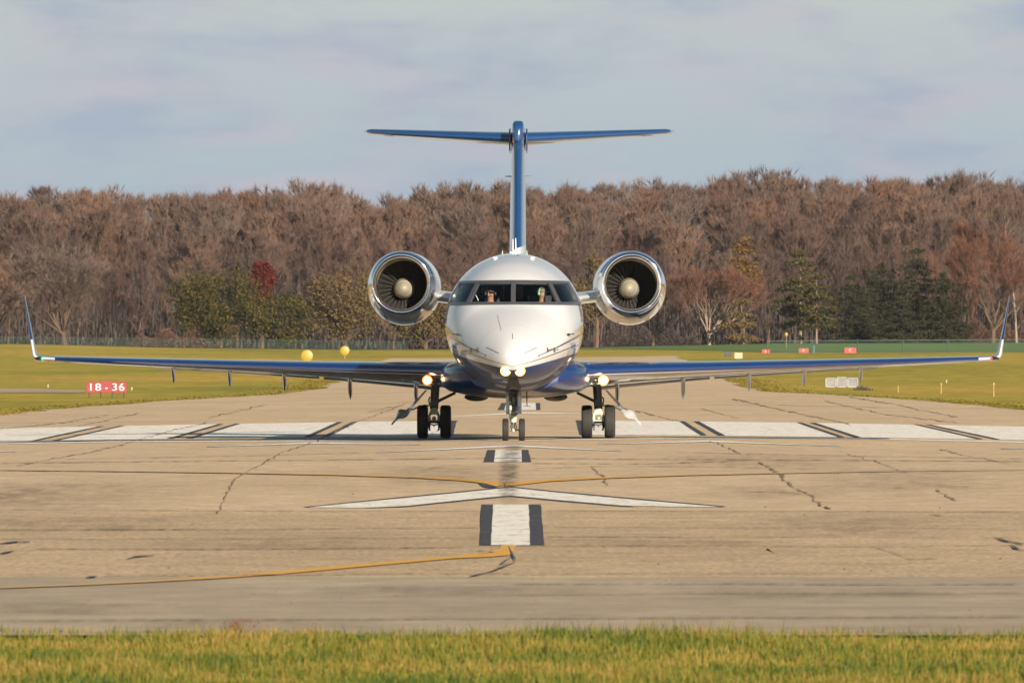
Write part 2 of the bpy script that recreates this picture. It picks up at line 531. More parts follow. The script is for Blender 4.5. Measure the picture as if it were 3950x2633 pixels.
class MB:
    def __init__(self):
        self.v, self.f, self.mi = [], [], []

    def add(self, vs, fs, mi=0):
        b = len(self.v)
        self.v.extend([tuple(map(float, p)) for p in vs])
        self.f.extend([tuple(b + i for i in f) for f in fs])
        self.mi.extend([mi] * len(fs))
        return self

    def box(self, c, s, rot=None, mi=0):
        hx, hy, hz = s[0] / 2, s[1] / 2, s[2] / 2
        P = [Vector((x, y, z)) for x in (-hx, hx) for y in (-hy, hy) for z in (-hz, hz)]
        if rot is not None:
            P = [rot @ p for p in P]
        P = [p + Vector(c) for p in P]
        return self.add(P, [(0, 1, 3, 2), (4, 6, 7, 5), (0, 4, 5, 1), (2, 3, 7, 6), (0, 2, 6, 4), (1, 5, 7, 3)], mi)

    def tube(self, pts, radii, n=10, mi=0, cap=True):
        pts = [Vector(p) for p in pts]
        if isinstance(radii, (int, float)):
            radii = [radii] * len(pts)
        rings = []
        up = None
        for i, p in enumerate(pts):
            d = (pts[min(i + 1, len(pts) - 1)] - pts[max(i - 1, 0)])
            d = d.normalized() if d.length > 1e-9 else Vector((0, 0, 1))
            if up is None:
                up = Vector((0, 0, 1)) if abs(d.z) < 0.9 else Vector((1, 0, 0))
            a = d.cross(up).normalized()
            b = a.cross(d).normalized()
            up = b
            rings.append([p + (a * math.cos(t) + b * math.sin(t)) * radii[i] for t in [2 * PI * j / n for j in range(n)]])
        return self.rings(rings, cap, mi)

    def rings(self, rings, cap=True, mi=0, closed=True, mats=None):
        n = len(rings[0])
        vs = [p for r in rings for p in r]
        fs, mm = [], []
        for i in range(len(rings) - 1):
            for j in range(n if closed else n - 1):
                k2 = (j + 1) % n
                fs.append((i * n + j, i * n + k2, (i + 1) * n + k2, (i + 1) * n + j))
                mm.append(mats[j] if mats else mi)
        if cap:
            fs.append(tuple(reversed(range(n))))
            fs.append(tuple((len(rings) - 1) * n + j for j in range(n)))
            mm += [mi, mi]
        b = len(self.v)
        self.v.extend([tuple(map(float, p)) for p in vs])
        self.f.extend([tuple(b + i for i in f) for f in fs])
        self.mi.extend(mm)
        return self

    def lathe(self, prof, c, axis='Y', n=32, mi=0, cap=False, cfun=None):
        """prof = [(along, radius)]; turned round axis through c."""
        rings = []
        for s, r in prof:
            cc = cfun(s) if cfun else (0, 0)
            ring = []
            for j in range(n):
                t = 2 * PI * j / n
                a, b = r * math.cos(t), r * math.sin(t)
                if axis == 'Y':
                    ring.append((c[0] + a + cc[0], c[1] + s, c[2] + b + cc[1]))
                elif axis == 'X':
                    ring.append((c[0] + s, c[1] + a, c[2] + b))
                else:
                    ring.append((c[0] + a, c[1] + b, c[2] + s))
            rings.append(ring)
        return self.rings(rings, cap, mi)

    def ball(self, c, r, n=12, mi=0):
        r = (r, r, r) if isinstance(r, (int, float)) else r
        rings = []
        for i in range(n // 2 + 1):
            ph = -PI / 2 + PI * i / (n // 2)
            ph = max(-PI / 2 + 0.03, min(PI / 2 - 0.03, ph))
            rings.append([(c[0] + r[0] * math.cos(ph) * math.cos(2 * PI * j / n), c[1] + r[1] * math.cos(ph) * math.sin(2 * PI * j / n), c[2] + r[2] * math.sin(ph)) for j in range(n)])
        return self.rings(rings, True, mi)

    def build(self, name, mats, parent=None, smooth=True, angle=40, bevel=0.0):
        me = bpy.data.meshes.new(name)
        me.from_pydata(self.v, [], self.f)
        if not isinstance(mats, (list, tuple)):
            mats = [mats]
        for m in mats:
            me.materials.append(m)
        if len(mats) > 1:
            me.polygons.foreach_set('material_index', self.mi)
        me.validate()
        import bmesh
        bm = bmesh.new()
        bm.from_mesh(me)
        bmesh.ops.recalc_face_normals(bm, faces=bm.faces)
        bm.to_mesh(me)
        bm.free()
        if smooth:
            me.shade_smooth()
            me.set_sharp_from_angle(angle=math.radians(angle))
        me.update()
        o = bpy.data.objects.new(name, me)
        COL.objects.link(o)
        if bevel:
            b = o.modifiers.new('bevel', 'BEVEL')
            b.width = bevel
            b.segments = 2
            b.limit_method = 'ANGLE'
        if parent is not None:
            o.parent = parent
        return o


def mesh_np(name, V, F, mat, parent=None, smooth=False):
    """V (n,3), F (m,k) numpy -> object."""
    me = bpy.data.meshes.new(name)
    V = np.asarray(V, dtype=np.float32)
    F = np.asarray(F, dtype=np.int32)
    m, kk = F.shape
    me.vertices.add(len(V))
    me.vertices.foreach_set('co', V.ravel())
    me.loops.add(m * kk)
    me.loops.foreach_set('vertex_index', F.ravel())
    me.polygons.add(m)
    me.polygons.foreach_set('loop_start', np.arange(0, m * kk, kk, dtype=np.int32))
    me.polygons.foreach_set('loop_total', np.full(m, kk, dtype=np.int32))
    me.update(calc_edges=True)
    if smooth:
        me.shade_smooth()
    for mm in (mat if isinstance(mat, (list, tuple)) else [mat]):
        me.materials.append(mm)
    o = bpy.data.objects.new(name, me)
    COL.objects.link(o)
    if parent is not None:
        o.parent = parent
    return o


def copy_tree(o, parent=None):
    c = o.copy()
    COL.objects.link(c)
    c.parent = parent
    for ch in list(o.children):
        copy_tree(ch, c)
    return c


# ------------------------------------------------------------------ the ground
def sstep(a, b, t):
    t = np.clip((t - a) / (b - a), 0, 1)
    return t * t * (3 - 2 * t)


def gz(x, y):
    """height of the ground: crowned runway, then a slow rise towards the wood."""
    x = np.asarray(x, dtype=float)
    y = np.asarray(y, dtype=float)
    xc = np.clip(np.abs(x), 0, 15)
    crown = -0.011 * (np.sqrt(xc * xc + 1.0) - 1.0) * sstep(190, 290, y) * (1 - sstep(700, 1100, y))
    top = np.interp(x, [-60, -48, -34, -16, 0, 12, 25, 50], [1.98, 1.94, 1.60, 1.40, 1.45, 1.72, 1.99, 2.05])
    return crown + top * sstep(500, 1480, y)


def g(px, py):
    """point of the ground seen at (px, py) of the 3950 px photograph."""
    lo, hi = 20.0, 1495.0
    for _ in range(60):
        d = (lo + hi) / 2
        x = (px - VX) / FPX * d
        z = EYE - (py - VY) / FPX * d
        if z > float(gz(x, d)):
            lo = d
        else:
            hi = d
    return ((px - VX) / FPX * d, d)


def grid_obj(name, xs, ys, off, mat, parent=None):
    Xg, Yg = np.meshgrid(xs, ys)
    Zg = gz(Xg, Yg) + off
    V = np.stack([Xg.ravel(), Yg.ravel(), Zg.ravel()], 1)
    nx, ny = len(xs), len(ys)
    i = np.arange((ny - 1) * (nx - 1))
    r, c = i // (nx - 1), i % (nx - 1)
    a = r * nx + c
    F = np.stack([a, a + 1, a + nx + 1, a + nx], 1)
    return mesh_np(name, V, F, mat, parent, smooth=True)


xs = np.unique(np.concatenate([np.linspace(-600, -70, 30), np.linspace(-70, -20, 30), np.linspace(-20, 20, 81), np.linspace(20, 70, 30), np.linspace(70, 600, 30)]))
ys = np.unique(np.concatenate([np.linspace(-200, 80, 12), np.linspace(80, 1100, 256), np.linspace(1100, 1800, 90), np.linspace(1800, 2500, 20)]))
field = grid_obj('grass_field', xs, ys, -0.03, M['grass'])
tag(field, kind='structure')

# runway: outline read from the photograph's pavement edge
left_px = [(0, 1603), (180, 1580), (420, 1562), (640, 1545), (900, 1530), (1080, 1520), (1245, 1495), (1330, 1455), (1420, 1412), (1515, 1372)]
right_px = [(3950, 1580), (3700, 1556), (3450, 1536), (3200, 1522), (2960, 1510), (2860, 1490), (2770, 1450), (2690, 1412), (2600, 1372)]
EL = np.array([g(*p) for p in left_px])
ER = np.array([g(*p) for p in right_px])
far_y = min(EL[-1, 1], ER[-1, 1])
ELx = np.concatenate([[-60, -60, -24], EL[:, 0]])
ELy = np.concatenate([[168.6, 250, EL[0, 1] - 25], EL[:, 1]])
ERx = np.concatenate([[60, 60, 24], ER[:, 0]])
ERy = np.concatenate([[168.6, 250, ER[0, 1] - 25], ER[:, 1]])
ys = np.concatenate([np.linspace(168.6, 600, 330), np.linspace(602, far_y, 120)])
u = np.linspace(0, 1, 81)
wob = np.cumsum(RNG.normal(0, 0.10, len(ys)))
wob -= np.convolve(wob, np.ones(25) / 25, 'same')
wob2 = np.cumsum(RNG.normal(0, 0.10, len(ys)))
wob2 -= np.convolve(wob2, np.ones(25) / 25, 'same')
xl = np.interp(ys, ELy, ELx) + np.clip(wob, -0.3, 0.3)
xr = np.interp(ys, ERy, ERx) + np.clip(wob2, -0.3, 0.3)
tt = np.linspace(-1, 1, 121)
tt = np.sign(tt) * np.abs(tt) ** 1.6
Xg = np.where(tt[None, :] < 0, -tt[None, :] * xl[:, None], tt[None, :] * xr[:, None])
Yg = np.repeat(ys[:, None], len(tt), 1)
Zg = gz(Xg, Yg)
V = np.stack([Xg.ravel(), Yg.ravel(), Zg.ravel()], 1)
nx = len(tt)
i = np.arange((len(ys) - 1) * (nx - 1))
a = (i // (nx - 1)) * nx + i % (nx - 1)
runway = mesh_np('runway', V, np.stack([a, a + 1, a + nx + 1, a + nx], 1), M['runway'], smooth=True)
tag(runway, kind='structure')
blast = grid_obj('pavement', np.linspace(-60, 60, 61), np.linspace(120.4, 168.6, 12), 0.0, M['rough_pave'])
tag(blast, kind='structure')
strip = grid_obj('asphalt_road', np.linspace(-60, 60, 61), np.linspace(96.3, 120.4, 8), 0.0, M['near_pave'])
tag(strip, kind='structure')


def ribbon(name, A, B, mat, off=0.004, parent=None, n=None, m=2, jag=0.0, label=None):
    """sheet on the ground between the two edges A and B (lists of photograph points)."""
    A = [g(*p) for p in A]
    B = [g(*p) for p in B]
    seg = len(A) - 1
    if n is None:
        L = max(abs(A[0][0] - A[-1][0]), 1.0)
        n = max(2, min(60, int(L / 0.5 / seg)))
    P, Q = [], []
    for s_ in range(seg):
        for j in range(n):
            t = j / n
            P.append((A[s_][0] * (1 - t) + A[s_ + 1][0] * t, A[s_][1] * (1 - t) + A[s_ + 1][1] * t))
            Q.append((B[s_][0] * (1 - t) + B[s_ + 1][0] * t, B[s_][1] * (1 - t) + B[s_ + 1][1] * t))
    P.append(A[-1])
    Q.append(B[-1])
    vs = []
    for p, q in zip(P, Q):
        for kx in range(m + 1):
            t = kx / m
            x = p[0] * (1 - t) + q[0] * t + random.uniform(-jag, jag)
            y = p[1] * (1 - t) + q[1] * t + random.uniform(-jag, jag) * 4
            vs.append((x, y, float(gz(x, y)) + off))
    fs = []
    w = m + 1
    for i_ in range(len(P) - 1):
        for kx in range(m):
            fs.append((i_ * w + kx, i_ * w + kx + 1, (i_ + 1) * w + kx + 1, (i_ + 1) * w + kx))
    o = mesh_np(name, np.array(vs), np.array(fs), mat, parent)
    return o


# threshold stripes (gap edges: far x, near x), far / near rows follow the crowned surface
def y_far(x):
    return np.interp(x, [-400, 0, 420, 885, 1340, 1760, 2230, 2700, 3110, 3560, 3950, 4400], [1662, 1652, 1643, 1634.5, 1627, 1622, 1621, 1625, 1630, 1637.5, 1645, 1655])


def y_near(x):
    return np.interp(x, [-500, 0, 170, 680, 1200, 1700, 2300, 2715, 3280, 3815, 4400], [1716, 1704, 1700, 1691, 1685, 1680, 1677, 1679, 1686, 1694, 1706])


gaps = [(-88, -385, -12, -300), (381, 113, 483, 224), (842, 644, 928, 746), (1301, 1172, 1380, 1267), (1740, 1722, 2244, 2262),
        (2618, 2702, 2697, 2798), (3071, 3232, 3146, 3322), (3522, 3768, 3592, 3862), (3975, 4310, 4050, 4400)]
for i in range(len(gaps) - 1):
    a, b = gaps[i], gaps[i + 1]
    fl, nl, fr, nr = a[2], a[3], b[0], b[1]
    xf = np.linspace(fl, fr, 7)
    xn = np.linspace(nl, nr, 7)
    ribbon('threshold_stripe', [(x, y_far(x)) for x in xf], [(x, y_near(x)) for x in xn], M['white_paint'], 0.004, runway, m=8)
for a in gaps:
    wf, wn_ = 22, 26
    for s_ in (0, 1):
        if s_ == 0:
            f0, n0, f1, n1 = a[0], a[1], a[0] + wf, a[1] + wn_
        else:
            f0, n0, f1, n1 = a[2] - wf, a[3] - wn_, a[2], a[3]
        ribbon('stripe_outline', [(f0, y_far(f0)), (n0, y_near(n0))], [(f1, y_far(f1)), (n1, y_near(n1))], M['dark_paint'], 0.007, runway, n=10, m=2, jag=0.008)

# the transverse bar: dark edge, at right the wing's shadow painted in, and white line
lx = np.linspace(-150, 4100, 24)


def bar_y(x):
    return np.interp(x, [-150, 0, 500, 1300, 2000, 2600, 3400, 3950, 4100], [1713, 1709.5, 1700, 1697.5, 1696, 1688, 1691, 1704, 1708])


lxd = [x for x in lx if x < 3430] + [3430]
ribbon('bar_outline_wing_shadow', [(x, bar_y(x) - 3.2) for x in lxd], [(x, bar_y(x)) for x in lxd], M['dark_paint'], 0.006, runway, n=2, m=1)
ribbon('threshold_bar', [(x, bar_y(x)) for x in lx], [(x, bar_y(x) + 3.6) for x in lx], M['white_paint'], 0.006, runway, n=2, m=1)


def chevron(left, apex, right, wt, wa, outline=2.0, name='arrowhead'):
    A = [left, apex, right]
    B = [(left[0], left[1] + wt), (apex[0], apex[1] + wa), (right[0], right[1] + wt)]
    ribbon(name, A, B, M['white_paint'], 0.006, runway, n=14)
    if outline:
        ribbon('arrowhead_outline', [(p[0], p[1] - outline) for p in A], A, M['dark_paint'], 0.006, runway, n=14, m=1)
        ribbon('arrowhead_outline', B, [(p[0], p[1] + outline * 0.9) for p in B], M['dark_paint'], 0.006, runway, n=14, m=1)


chevron((800, 1722), (1212, 1704.5), (1620, 1714), 1.5, 6.5, 1.0)
chevron((1450, 1744), (1985, 1715), (2400, 1739), 1.5, 8, 1.0)
chevron((2310, 1712), (2732, 1697.5), (3240, 1720), 1.5, 6.5, 1.0)
chevron((-380, 1748), (-40, 1737), (60, 1741), 1.5, 5, 1.0)
chevron((3860, 1730), (4150, 1723), (4500, 1740), 1.5, 5, 1.0)
chevron((1742, 1606), (2000, 1590), (2240, 1594), 2, 6, 0)
chevron((1500, 1597), (1600, 1596), (1750, 1596), 1, 1.5, 0)
# the large near arrowhead
ribbon('arrowhead', [(1188, 1957), (1500, 1927), (1750, 1903), (1965, 1881), (2180, 1903), (2450, 1928), (2783, 1956)],
       [(1400, 1959), (1560, 1952), (1760, 1931), (1965, 1911), (2180, 1931), (2400, 1950), (2600, 1955)], M['white_paint'], 0.006, runway, n=8)
ribbon('arrowhead_outline', [(1170, 1955.5), (1500, 1922), (1750, 1898), (1965, 1876), (2180, 1898), (2450, 1922.5), (2800, 1953)],
       [(1188, 1957), (1500, 1927), (1750, 1903), (1965, 1881), (2180, 1903), (2450, 1928), (2783, 1956)], M['dark_paint'], 0.006, runway, n=8, m=1)
ribbon('arrowhead_outline', [(1400, 1959), (1560, 1952), (1760, 1931), (1965, 1911), (2180, 1931), (2400, 1950), (2450, 1955)],
       [(1420, 1960), (1560, 1956), (1760, 1935.5), (1965, 1915), (2180, 1935.5), (2400, 1953.5), (2480, 1957)], M['dark_paint'], 0.006, runway, n=8, m=1)

# centre line pieces
for (yt, yb, xl0, xl1, xr0, xr1, dl0, dl1, dr0, dr1) in [
        (1946, 2103, 1902, 2040, 1893, 2046, 1857, 1850, 2086, 2100),
        (1735, 1782, 1911, 2012, 1905, 2013, 1881, 1865, 2037, 2049),
        (1554, 1581, 1953, 2066, 1945, 2068, 1935, 1919, 2084, 2085)]:
    ribbon('centre_line', [(xl0, yt), (xr0, yb)], [(xl1, yt), (xr1, yb)], M['white_paint'], 0.006, runway, n=10)
    ribbon('centre_line_outline', [(dl0, yt), (dl1, yb)], [(xl0, yt), (xr0, yb)], M['dark_paint'], 0.006, runway, n=10, jag=0.006)
    ribbon('centre_line_outline', [(xl1, yt), (xr1, yb)], [(dr0, yt), (dr1, yb)], M['dark_paint'], 0.006, runway, n=10, jag=0.006)

# yellow taxi lines
ya = [(-60, 1813), (300, 1816), (900, 1823), (1300, 1830), (1600, 1839), (1782, 1848), (1890, 1857), (1956, 1867)]
yb = [(-60, 1814.5), (300, 1818), (900, 1827), (1300, 1835), (1600, 1845), (1780, 1856), (1868, 1866), (1916, 1879)]
ribbon('taxi_line_outline', [(1850, 1861), (1900, 1874), (1925, 1880)], [(1845, 1864), (1862, 1878), (1880, 1882)], M['dark_paint'], 0.009, runway, n=6)
ribbon('taxi_line', ya, yb, M['taxi_far'], 0.013, runway, n=10)
yc = [(1950, 1866), (2010, 1860), (2128, 1851), (2335, 1842), (2650, 1832.5), (3000, 1825), (3500, 1817), (4000, 1812)]
yd = [(1950, 1879), (2020, 1870), (2128, 1858), (2335, 1847), (2650, 1836), (3000, 1828), (3500, 1819), (4000, 1813.5)]
ribbon('taxi_line', yc, yd, M['taxi_far'], 0.013, runway, n=10)
ye = [(-60, 2270), (336, 2254), (588, 2241), (839, 2225), (1091, 2203), (1427, 2175), (1760, 2146), (1880, 2132), (1925, 2118), (1935, 2104.5)]
yf = [(-60, 2274), (336, 2259), (588, 2247), (839, 2233), (1091, 2216), (1427, 2185), (1760, 2155), (1890, 2150), (1965, 2143), (1994, 2104.5)]
ribbon('taxi_line', ye, yf, M['taxi_near'], 0.009, blast, n=8)

# dirt filled joints and cracks ------------------------------------------------


def crack(pts, w, parent, mat='crack', jag=1.0, step=14):
    """jagged crack through photograph points; w = half width in photograph pixels."""
    P = []
    for (x0, y0), (x1, y1) in zip(pts[:-1], pts[1:]):
        n = max(2, int(math.hypot(x1 - x0, y1 - y0) / step))
        for j in range(n):
            t = j / n
            P.append((x0 + (x1 - x0) * t + random.gauss(0, jag) * 2, y0 + (y1 - y0) * t + random.gauss(0, jag) * 0.6))
    P.append(pts[-1])
    hor = abs(pts[-1][0] - pts[0][0]) > 4 * abs(pts[-1][1] - pts[0][1])
    A, B = [], []
    for i_, p in enumerate(P):
        ww = w * random.uniform(0.25, 1.5) * (0.3 if i_ in (0, len(P) - 1) else 1)
        if hor:
            A.append((p[0], p[1] - ww))
            B.append((p[0], p[1] + ww))
        else:
            A.append((p[0] - ww * 2.2, p[1]))
            B.append((p[0] + ww * 2.2, p[1]))
    ribbon('crack', A, B, M[mat], 0.011, parent, n=1, m=1)


lon = [  # joints that run away from the viewer
    ([(840, 1982), (900, 1850), (1010, 1790), (1090, 1745), (1212, 1706), (1290, 1668), (1385, 1624), (1500, 1583), (1580, 1550)], 1.4),
    ([(2740, 1700), (2830, 1735), (2860, 1752)], 1.5),
    ([(2930, 1782), (2965, 1800), (3010, 1832), (3060, 1880), (3130, 1912), (3175, 1952), (3205, 1964)], 3.0),
    ([(2360, 1560), (2450, 1585), (2560, 1612), (2620, 1625)], 1.3),
    ([(2820, 1536), (2990, 1575), (3140, 1607), (3290, 1640)], 1.6),
    ([(3240, 1742), (3380, 1780), (3500, 1826)], 1.1),
    ([(3620, 1733), (3760, 1765), (3900, 1788)], 1.0),
    ([(3610, 1888), (3660, 1915), (3690, 1933)], 1.8),
    ([(2280, 1795), (2325, 1840), (2345, 1873)], 1.8),
    ([(0, 1655), (150, 1640), (260, 1628), (420, 1600)], 0.9),
    ([(60, 1800), (170, 1775), (340, 1748), (480, 1712), (560, 1690), (700, 1652), (800, 1630)], 0.9),
    ([(3270, 1530), (3450, 1560), (3700, 1610)], 1.0),
    ([(3180, 1545), (3300, 1573), (3420, 1598), (3700, 1632)], 0.9),
    ([(540, 1592), (420, 1620), (300, 1645)], 0.7),
    ([(1030, 1560), (900, 1590), (800, 1612)], 0.8),
    ([(1560, 1560), (1500, 1572), (1420, 1590)], 0.8),
    ([(2400, 1575), (2480, 1590), (2530, 1602)], 1.0),
    ([(2700, 1575), (2790, 1598), (2850, 1612)], 0.9),
    ([(1780, 1620), (1690, 1660), (1640, 1690)], 0.6),
]
for pts, w in lon:
    crack(pts, w * 1.15, runway, jag=2.2, step=9)
tra = [  # joints that run across
    ([(0, 1787), (900, 1778), (1900, 1768), (2900, 1773), (3950, 1780)], 0.9, 'crack'),
    ([(250, 1771), (900, 1760), (1400, 1747)], 0.6, 'crack'),
    ([(2600, 1744), (3200, 1757), (3950, 1770)], 0.6, 'crack'),
    ([(0, 1815), (1000, 1826)], 0.8, 'crack'),
    ([(2050, 1788), (2500, 1790), (2900, 1776)], 0.8, 'crack'),
    ([(2060, 1808), (2400, 1798), (2700, 1801), (3300, 1812)], 0.5, 'crack'),
    ([(1630, 1814), (1680, 1806), (1710, 1805)], 1.4, 'crack'),
    ([(2840, 1895), (3000, 1899), (3100, 1902)], 1.2, 'crack'),
    ([(3420, 1884), (3520, 1881)], 1.0, 'crack'),
    ([(3600, 1871), (3680, 1876), (3740, 1880)], 1.4, 'crack'),
    ([(0, 1965), (1200, 1972), (1850, 1972)], 0.7, 'crack'),
    ([(2100, 1970), (3000, 1973), (3950, 1975)], 0.7, 'crack'),
    ([(2020, 1640), (2200, 1642), (2400, 1650)], 0.5, 'crack'),
    ([(2700, 1560), (3000, 1562), (3400, 1570)], 0.5, 'crack'),
]
for pts, w, mt in tra:
    crack(pts, w * 0.6, runway, 'joint' if abs(pts[-1][0] - pts[0][0]) > 500 else mt, 0.4, 22)
near = [
    ([(0, 2044), (900, 2043), (1850, 2036)], 1.1, 'crack'),
    ([(0, 2080), (600, 2080), (1300, 2076), (1840, 2074)], 1.0, 'crack'),
    ([(300, 2043), (750, 2042)], 1.6, 'tar'),
    ([(2110, 2034), (2600, 2036), (3950, 2040)], 0.8, 'crack'),
    ([(2110, 2071), (2640, 2072)], 1.5, 'tar'),
    ([(2640, 2073), (3250, 2071), (3950, 2074)], 1.0, 'crack'),
    ([(1990, 2106), (2700, 2106), (3300, 2110), (3950, 2105)], 1.0, 'crack'),
    ([(140, 2118), (800, 2120), (1800, 2112)], 1.6, 'crack'),
    ([(400, 2221), (1000, 2220), (1500, 2214), (1980, 2214)], 1.4, 'tar'),
    ([(1990, 2217), (2400, 2214), (3200, 2212)], 1.0, 'crack'),
    ([(3370, 2110), (3440, 2130), (3510, 2158), (3620, 2156)], 1.2, 'crack'),
    ([(0, 2099), (60, 2092), (120, 2091)], 2.6, 'tar'),
    ([(0, 2137), (40, 2130), (60, 2126)], 2.6, 'tar'),
    ([(490, 2158), (520, 2150), (600, 2143)], 2.2, 'tar'),
    ([(335, 2229), (375, 2226)], 4.0, 'tar'),
    ([(3840, 2076), (3880, 2088), (3950, 2100)], 3.4, 'tar'),
    ([(3900, 2102), (3920, 2118), (3960, 2130)], 3.4, 'tar'),
    ([(1838, 2124), (1900, 2132), (1850, 2142)], 2.8, 'tar'),
    ([(1970, 2152), (1930, 2180), (1985, 2172), (1900, 2206), (1810, 2227)], 3.4, 'tar'),
    ([(1960, 2108), (1990, 2168)], 2.2, 'tar'),
    ([(3590, 1985), (3640, 1990)], 1.5, 'crack'),
]
for pts, w, mt in near:
    crack(pts, w * (0.45 if abs(pts[-1][0] - pts[0][0]) > 350 else 1.0), blast, 'joint' if abs(pts[-1][0] - pts[0][0]) > 350 else mt, 0.4, 18)
for pts, w, mt in [
    ([(1980, 2254), (2800, 2253), (3300, 2256), (3950, 2254)], 1.6, 'crack'),
    ([(0, 2395), (1900, 2388), (3950, 2380)], 1.6, 'crack'),
    ([(0, 2330), (350, 2333), (700, 2331)], 1.0, 'crack'),
    ([(1950, 2298), (2700, 2290), (3950, 2288)], 0.9, 'crack')]:
    crack(pts, w * 0.5, strip, 'joint', 0.4, 20)
# tyre stain along the centre line, one soft edged sheet
k = Mat('rubber stain')
k.set(Roughness=0.8, Base_Color=(0.11, 0.085, 0.055))
f = k.noise(1.1, 6, 0.75, sc=(3.0, 0.3, 1))
t_ = k.n.new('ShaderNodeBsdfTransparent')
mx = k.n.new('ShaderNodeMixShader')
s = k.n.new('ShaderNodeSeparateXYZ')
k.l.new(k.tc.outputs['UV'], s.inputs[0])
edge = k.math('MULTIPLY', k.math('SUBTRACT', 0.5, k.math('ABSOLUTE', k.math('SUBTRACT', s.outputs[0], 0.5))), 3.0, clamp=True)
edge = k.math('MULTIPLY', edge, k.math('MULTIPLY', k.math('SUBTRACT', 0.5, k.math('ABSOLUTE', k.math('SUBTRACT', s.outputs[1], 0.5))), 5.0, clamp=True))
ff = k.math('MULTIPLY', k.math('MULTIPLY', k.math('SUBTRACT', f, 0.40), 4.0, clamp=True), edge)
k.l.new(k.math('MULTIPLY', ff, 0.8), mx.inputs[0])
k.l.new(t_.outputs[0], mx.inputs[1])
k.l.new(k.b.outputs[0], mx.inputs[2])
k.l.new(mx.outputs[0], k.n['Material Output'].inputs[0])
M['stain'] = k.m


M['soft_stain'] = M['stain'].copy()
for n_ in M['soft_stain'].node_tree.nodes:
    if n_.type == 'MATH' and n_.operation == 'MULTIPLY' and abs(n_.inputs[1].default_value - 0.8) < 1e-4:
        n_.inputs[1].default_value = 0.26


def stain(pts, hw, parent):
    o = ribbon('rubber_stain', [(x - hw, y) for x, y in pts], [(x + hw, y) for x, y in pts], M['stain' if hw < 60 else 'soft_stain'], 0.016, parent, n=8, m=4)
    uv = o.data.uv_layers.new(name='UVMap')
    nv = 5
    for lp in o.data.loops:
        uv.data[lp.index].uv = ((lp.vertex_index % nv) / 4, (lp.vertex_index // nv) / (len(o.data.vertices) / nv - 1))
    return o


stain([(1985, 1702), (1975, 1745), (1965, 1800), (1962, 1880), (1965, 1960)], 46, runway)
for (xa_, ya_, yb_, hw_) in ((250, 1850, 1975, 520), (60, 1875, 1960, 230), (1700, 1788, 1880, 260), (2980, 1870, 1925, 330), (3500, 1800, 1900, 420), (2900, 1750, 1810, 500)):
    stain([(xa_, ya_), (xa_, (ya_ + yb_) / 2), (xa_, yb_)], hw_, runway)
for (xa_, ya_, yb_, hw_) in ((1000, 2080, 2122, 620), (3300, 1990, 2080, 500), (300, 1990, 2060, 600), (2600, 2080, 2110, 500)):
    stain([(xa_, ya_), (xa_, (ya_ + yb_) / 2), (xa_, yb_)], hw_, blast)
for (xa_, ya_, yb_, hw_) in ((200, 2330, 2380, 420), (1700, 2260, 2300, 700), (3200, 2270, 2310, 600), (900, 2385, 2420, 700)):
    stain([(xa_, ya_), (xa_, (ya_ + yb_) / 2), (xa_, yb_)], hw_, strip)
# loose grit scattered on the pavement
n = 500
by_ = RNG.uniform(100, 260, n)
bx_ = RNG.uniform(-1, 1, n) * by_ * 0.036
rr_ = RNG.uniform(0.003, 0.008, n) * RNG.choice([1, 2.0], n, p=[0.93, 0.07])
P = np.zeros((n, 5, 3))
for q_, (ux, uy) in enumerate(((1, 0), (0, 1), (-1, 0), (0, -1))):
    P[:, q_] = np.stack([bx_ + ux * rr_, by_ + uy * rr_, gz(bx_, by_) + 0.002], 1)
P[:, 4] = np.stack([bx_, by_, gz(bx_, by_) + rr_ * 1.1], 1)
b_ = np.arange(n)[:, None] * 5
T = np.concatenate([b_ + np.array([[q_, (q_ + 1) % 4, 4]]) for q_ in range(4)], 0)
o = mesh_np('grit', P.reshape(-1, 3), T, M['grit'])
tag(o, 'loose grit and crumbs scattered over the pavement', 'grit', kind='stuff')

# ------------------------------------------------------------------ the aircraft
NOSE_Y = 288.5
HEAD = -0.0055
jet = empty('airplane', (-0.21, NOSE_Y, -0.004), HEAD)
tag(jet, 'white and blue T-tail business jet facing the viewer on the runway', 'airplane')


def pchip(xk, yk, xq):
    xk, yk, xq = map(lambda a_: np.asarray(a_, float), (xk, yk, xq))
    h = np.diff(xk)
    d = np.diff(yk) / h
    m_ = np.zeros_like(yk)
    for i_ in range(1, len(xk) - 1):
        if d[i_ - 1] * d[i_] > 0:
            w1, w2 = 2 * h[i_] + h[i_ - 1], h[i_] + 2 * h[i_ - 1]
            m_[i_] = (w1 + w2) / (w1 / d[i_ - 1] + w2 / d[i_])
    m_[0], m_[-1] = d[0], d[-1]
    ix = np.clip(np.searchsorted(xk, xq) - 1, 0, len(xk) - 2)
    t = (xq - xk[ix]) / h[ix]
    h00, h10, h01, h11 = 2 * t**3 - 3 * t**2 + 1, t**3 - 2 * t**2 + t, -2 * t**3 + 3 * t**2, t**3 - t**2
    return h00 * yk[ix] + h10 * h[ix] * m_[ix] + h01 * yk[ix + 1] + h11 * h[ix] * m_[ix + 1]


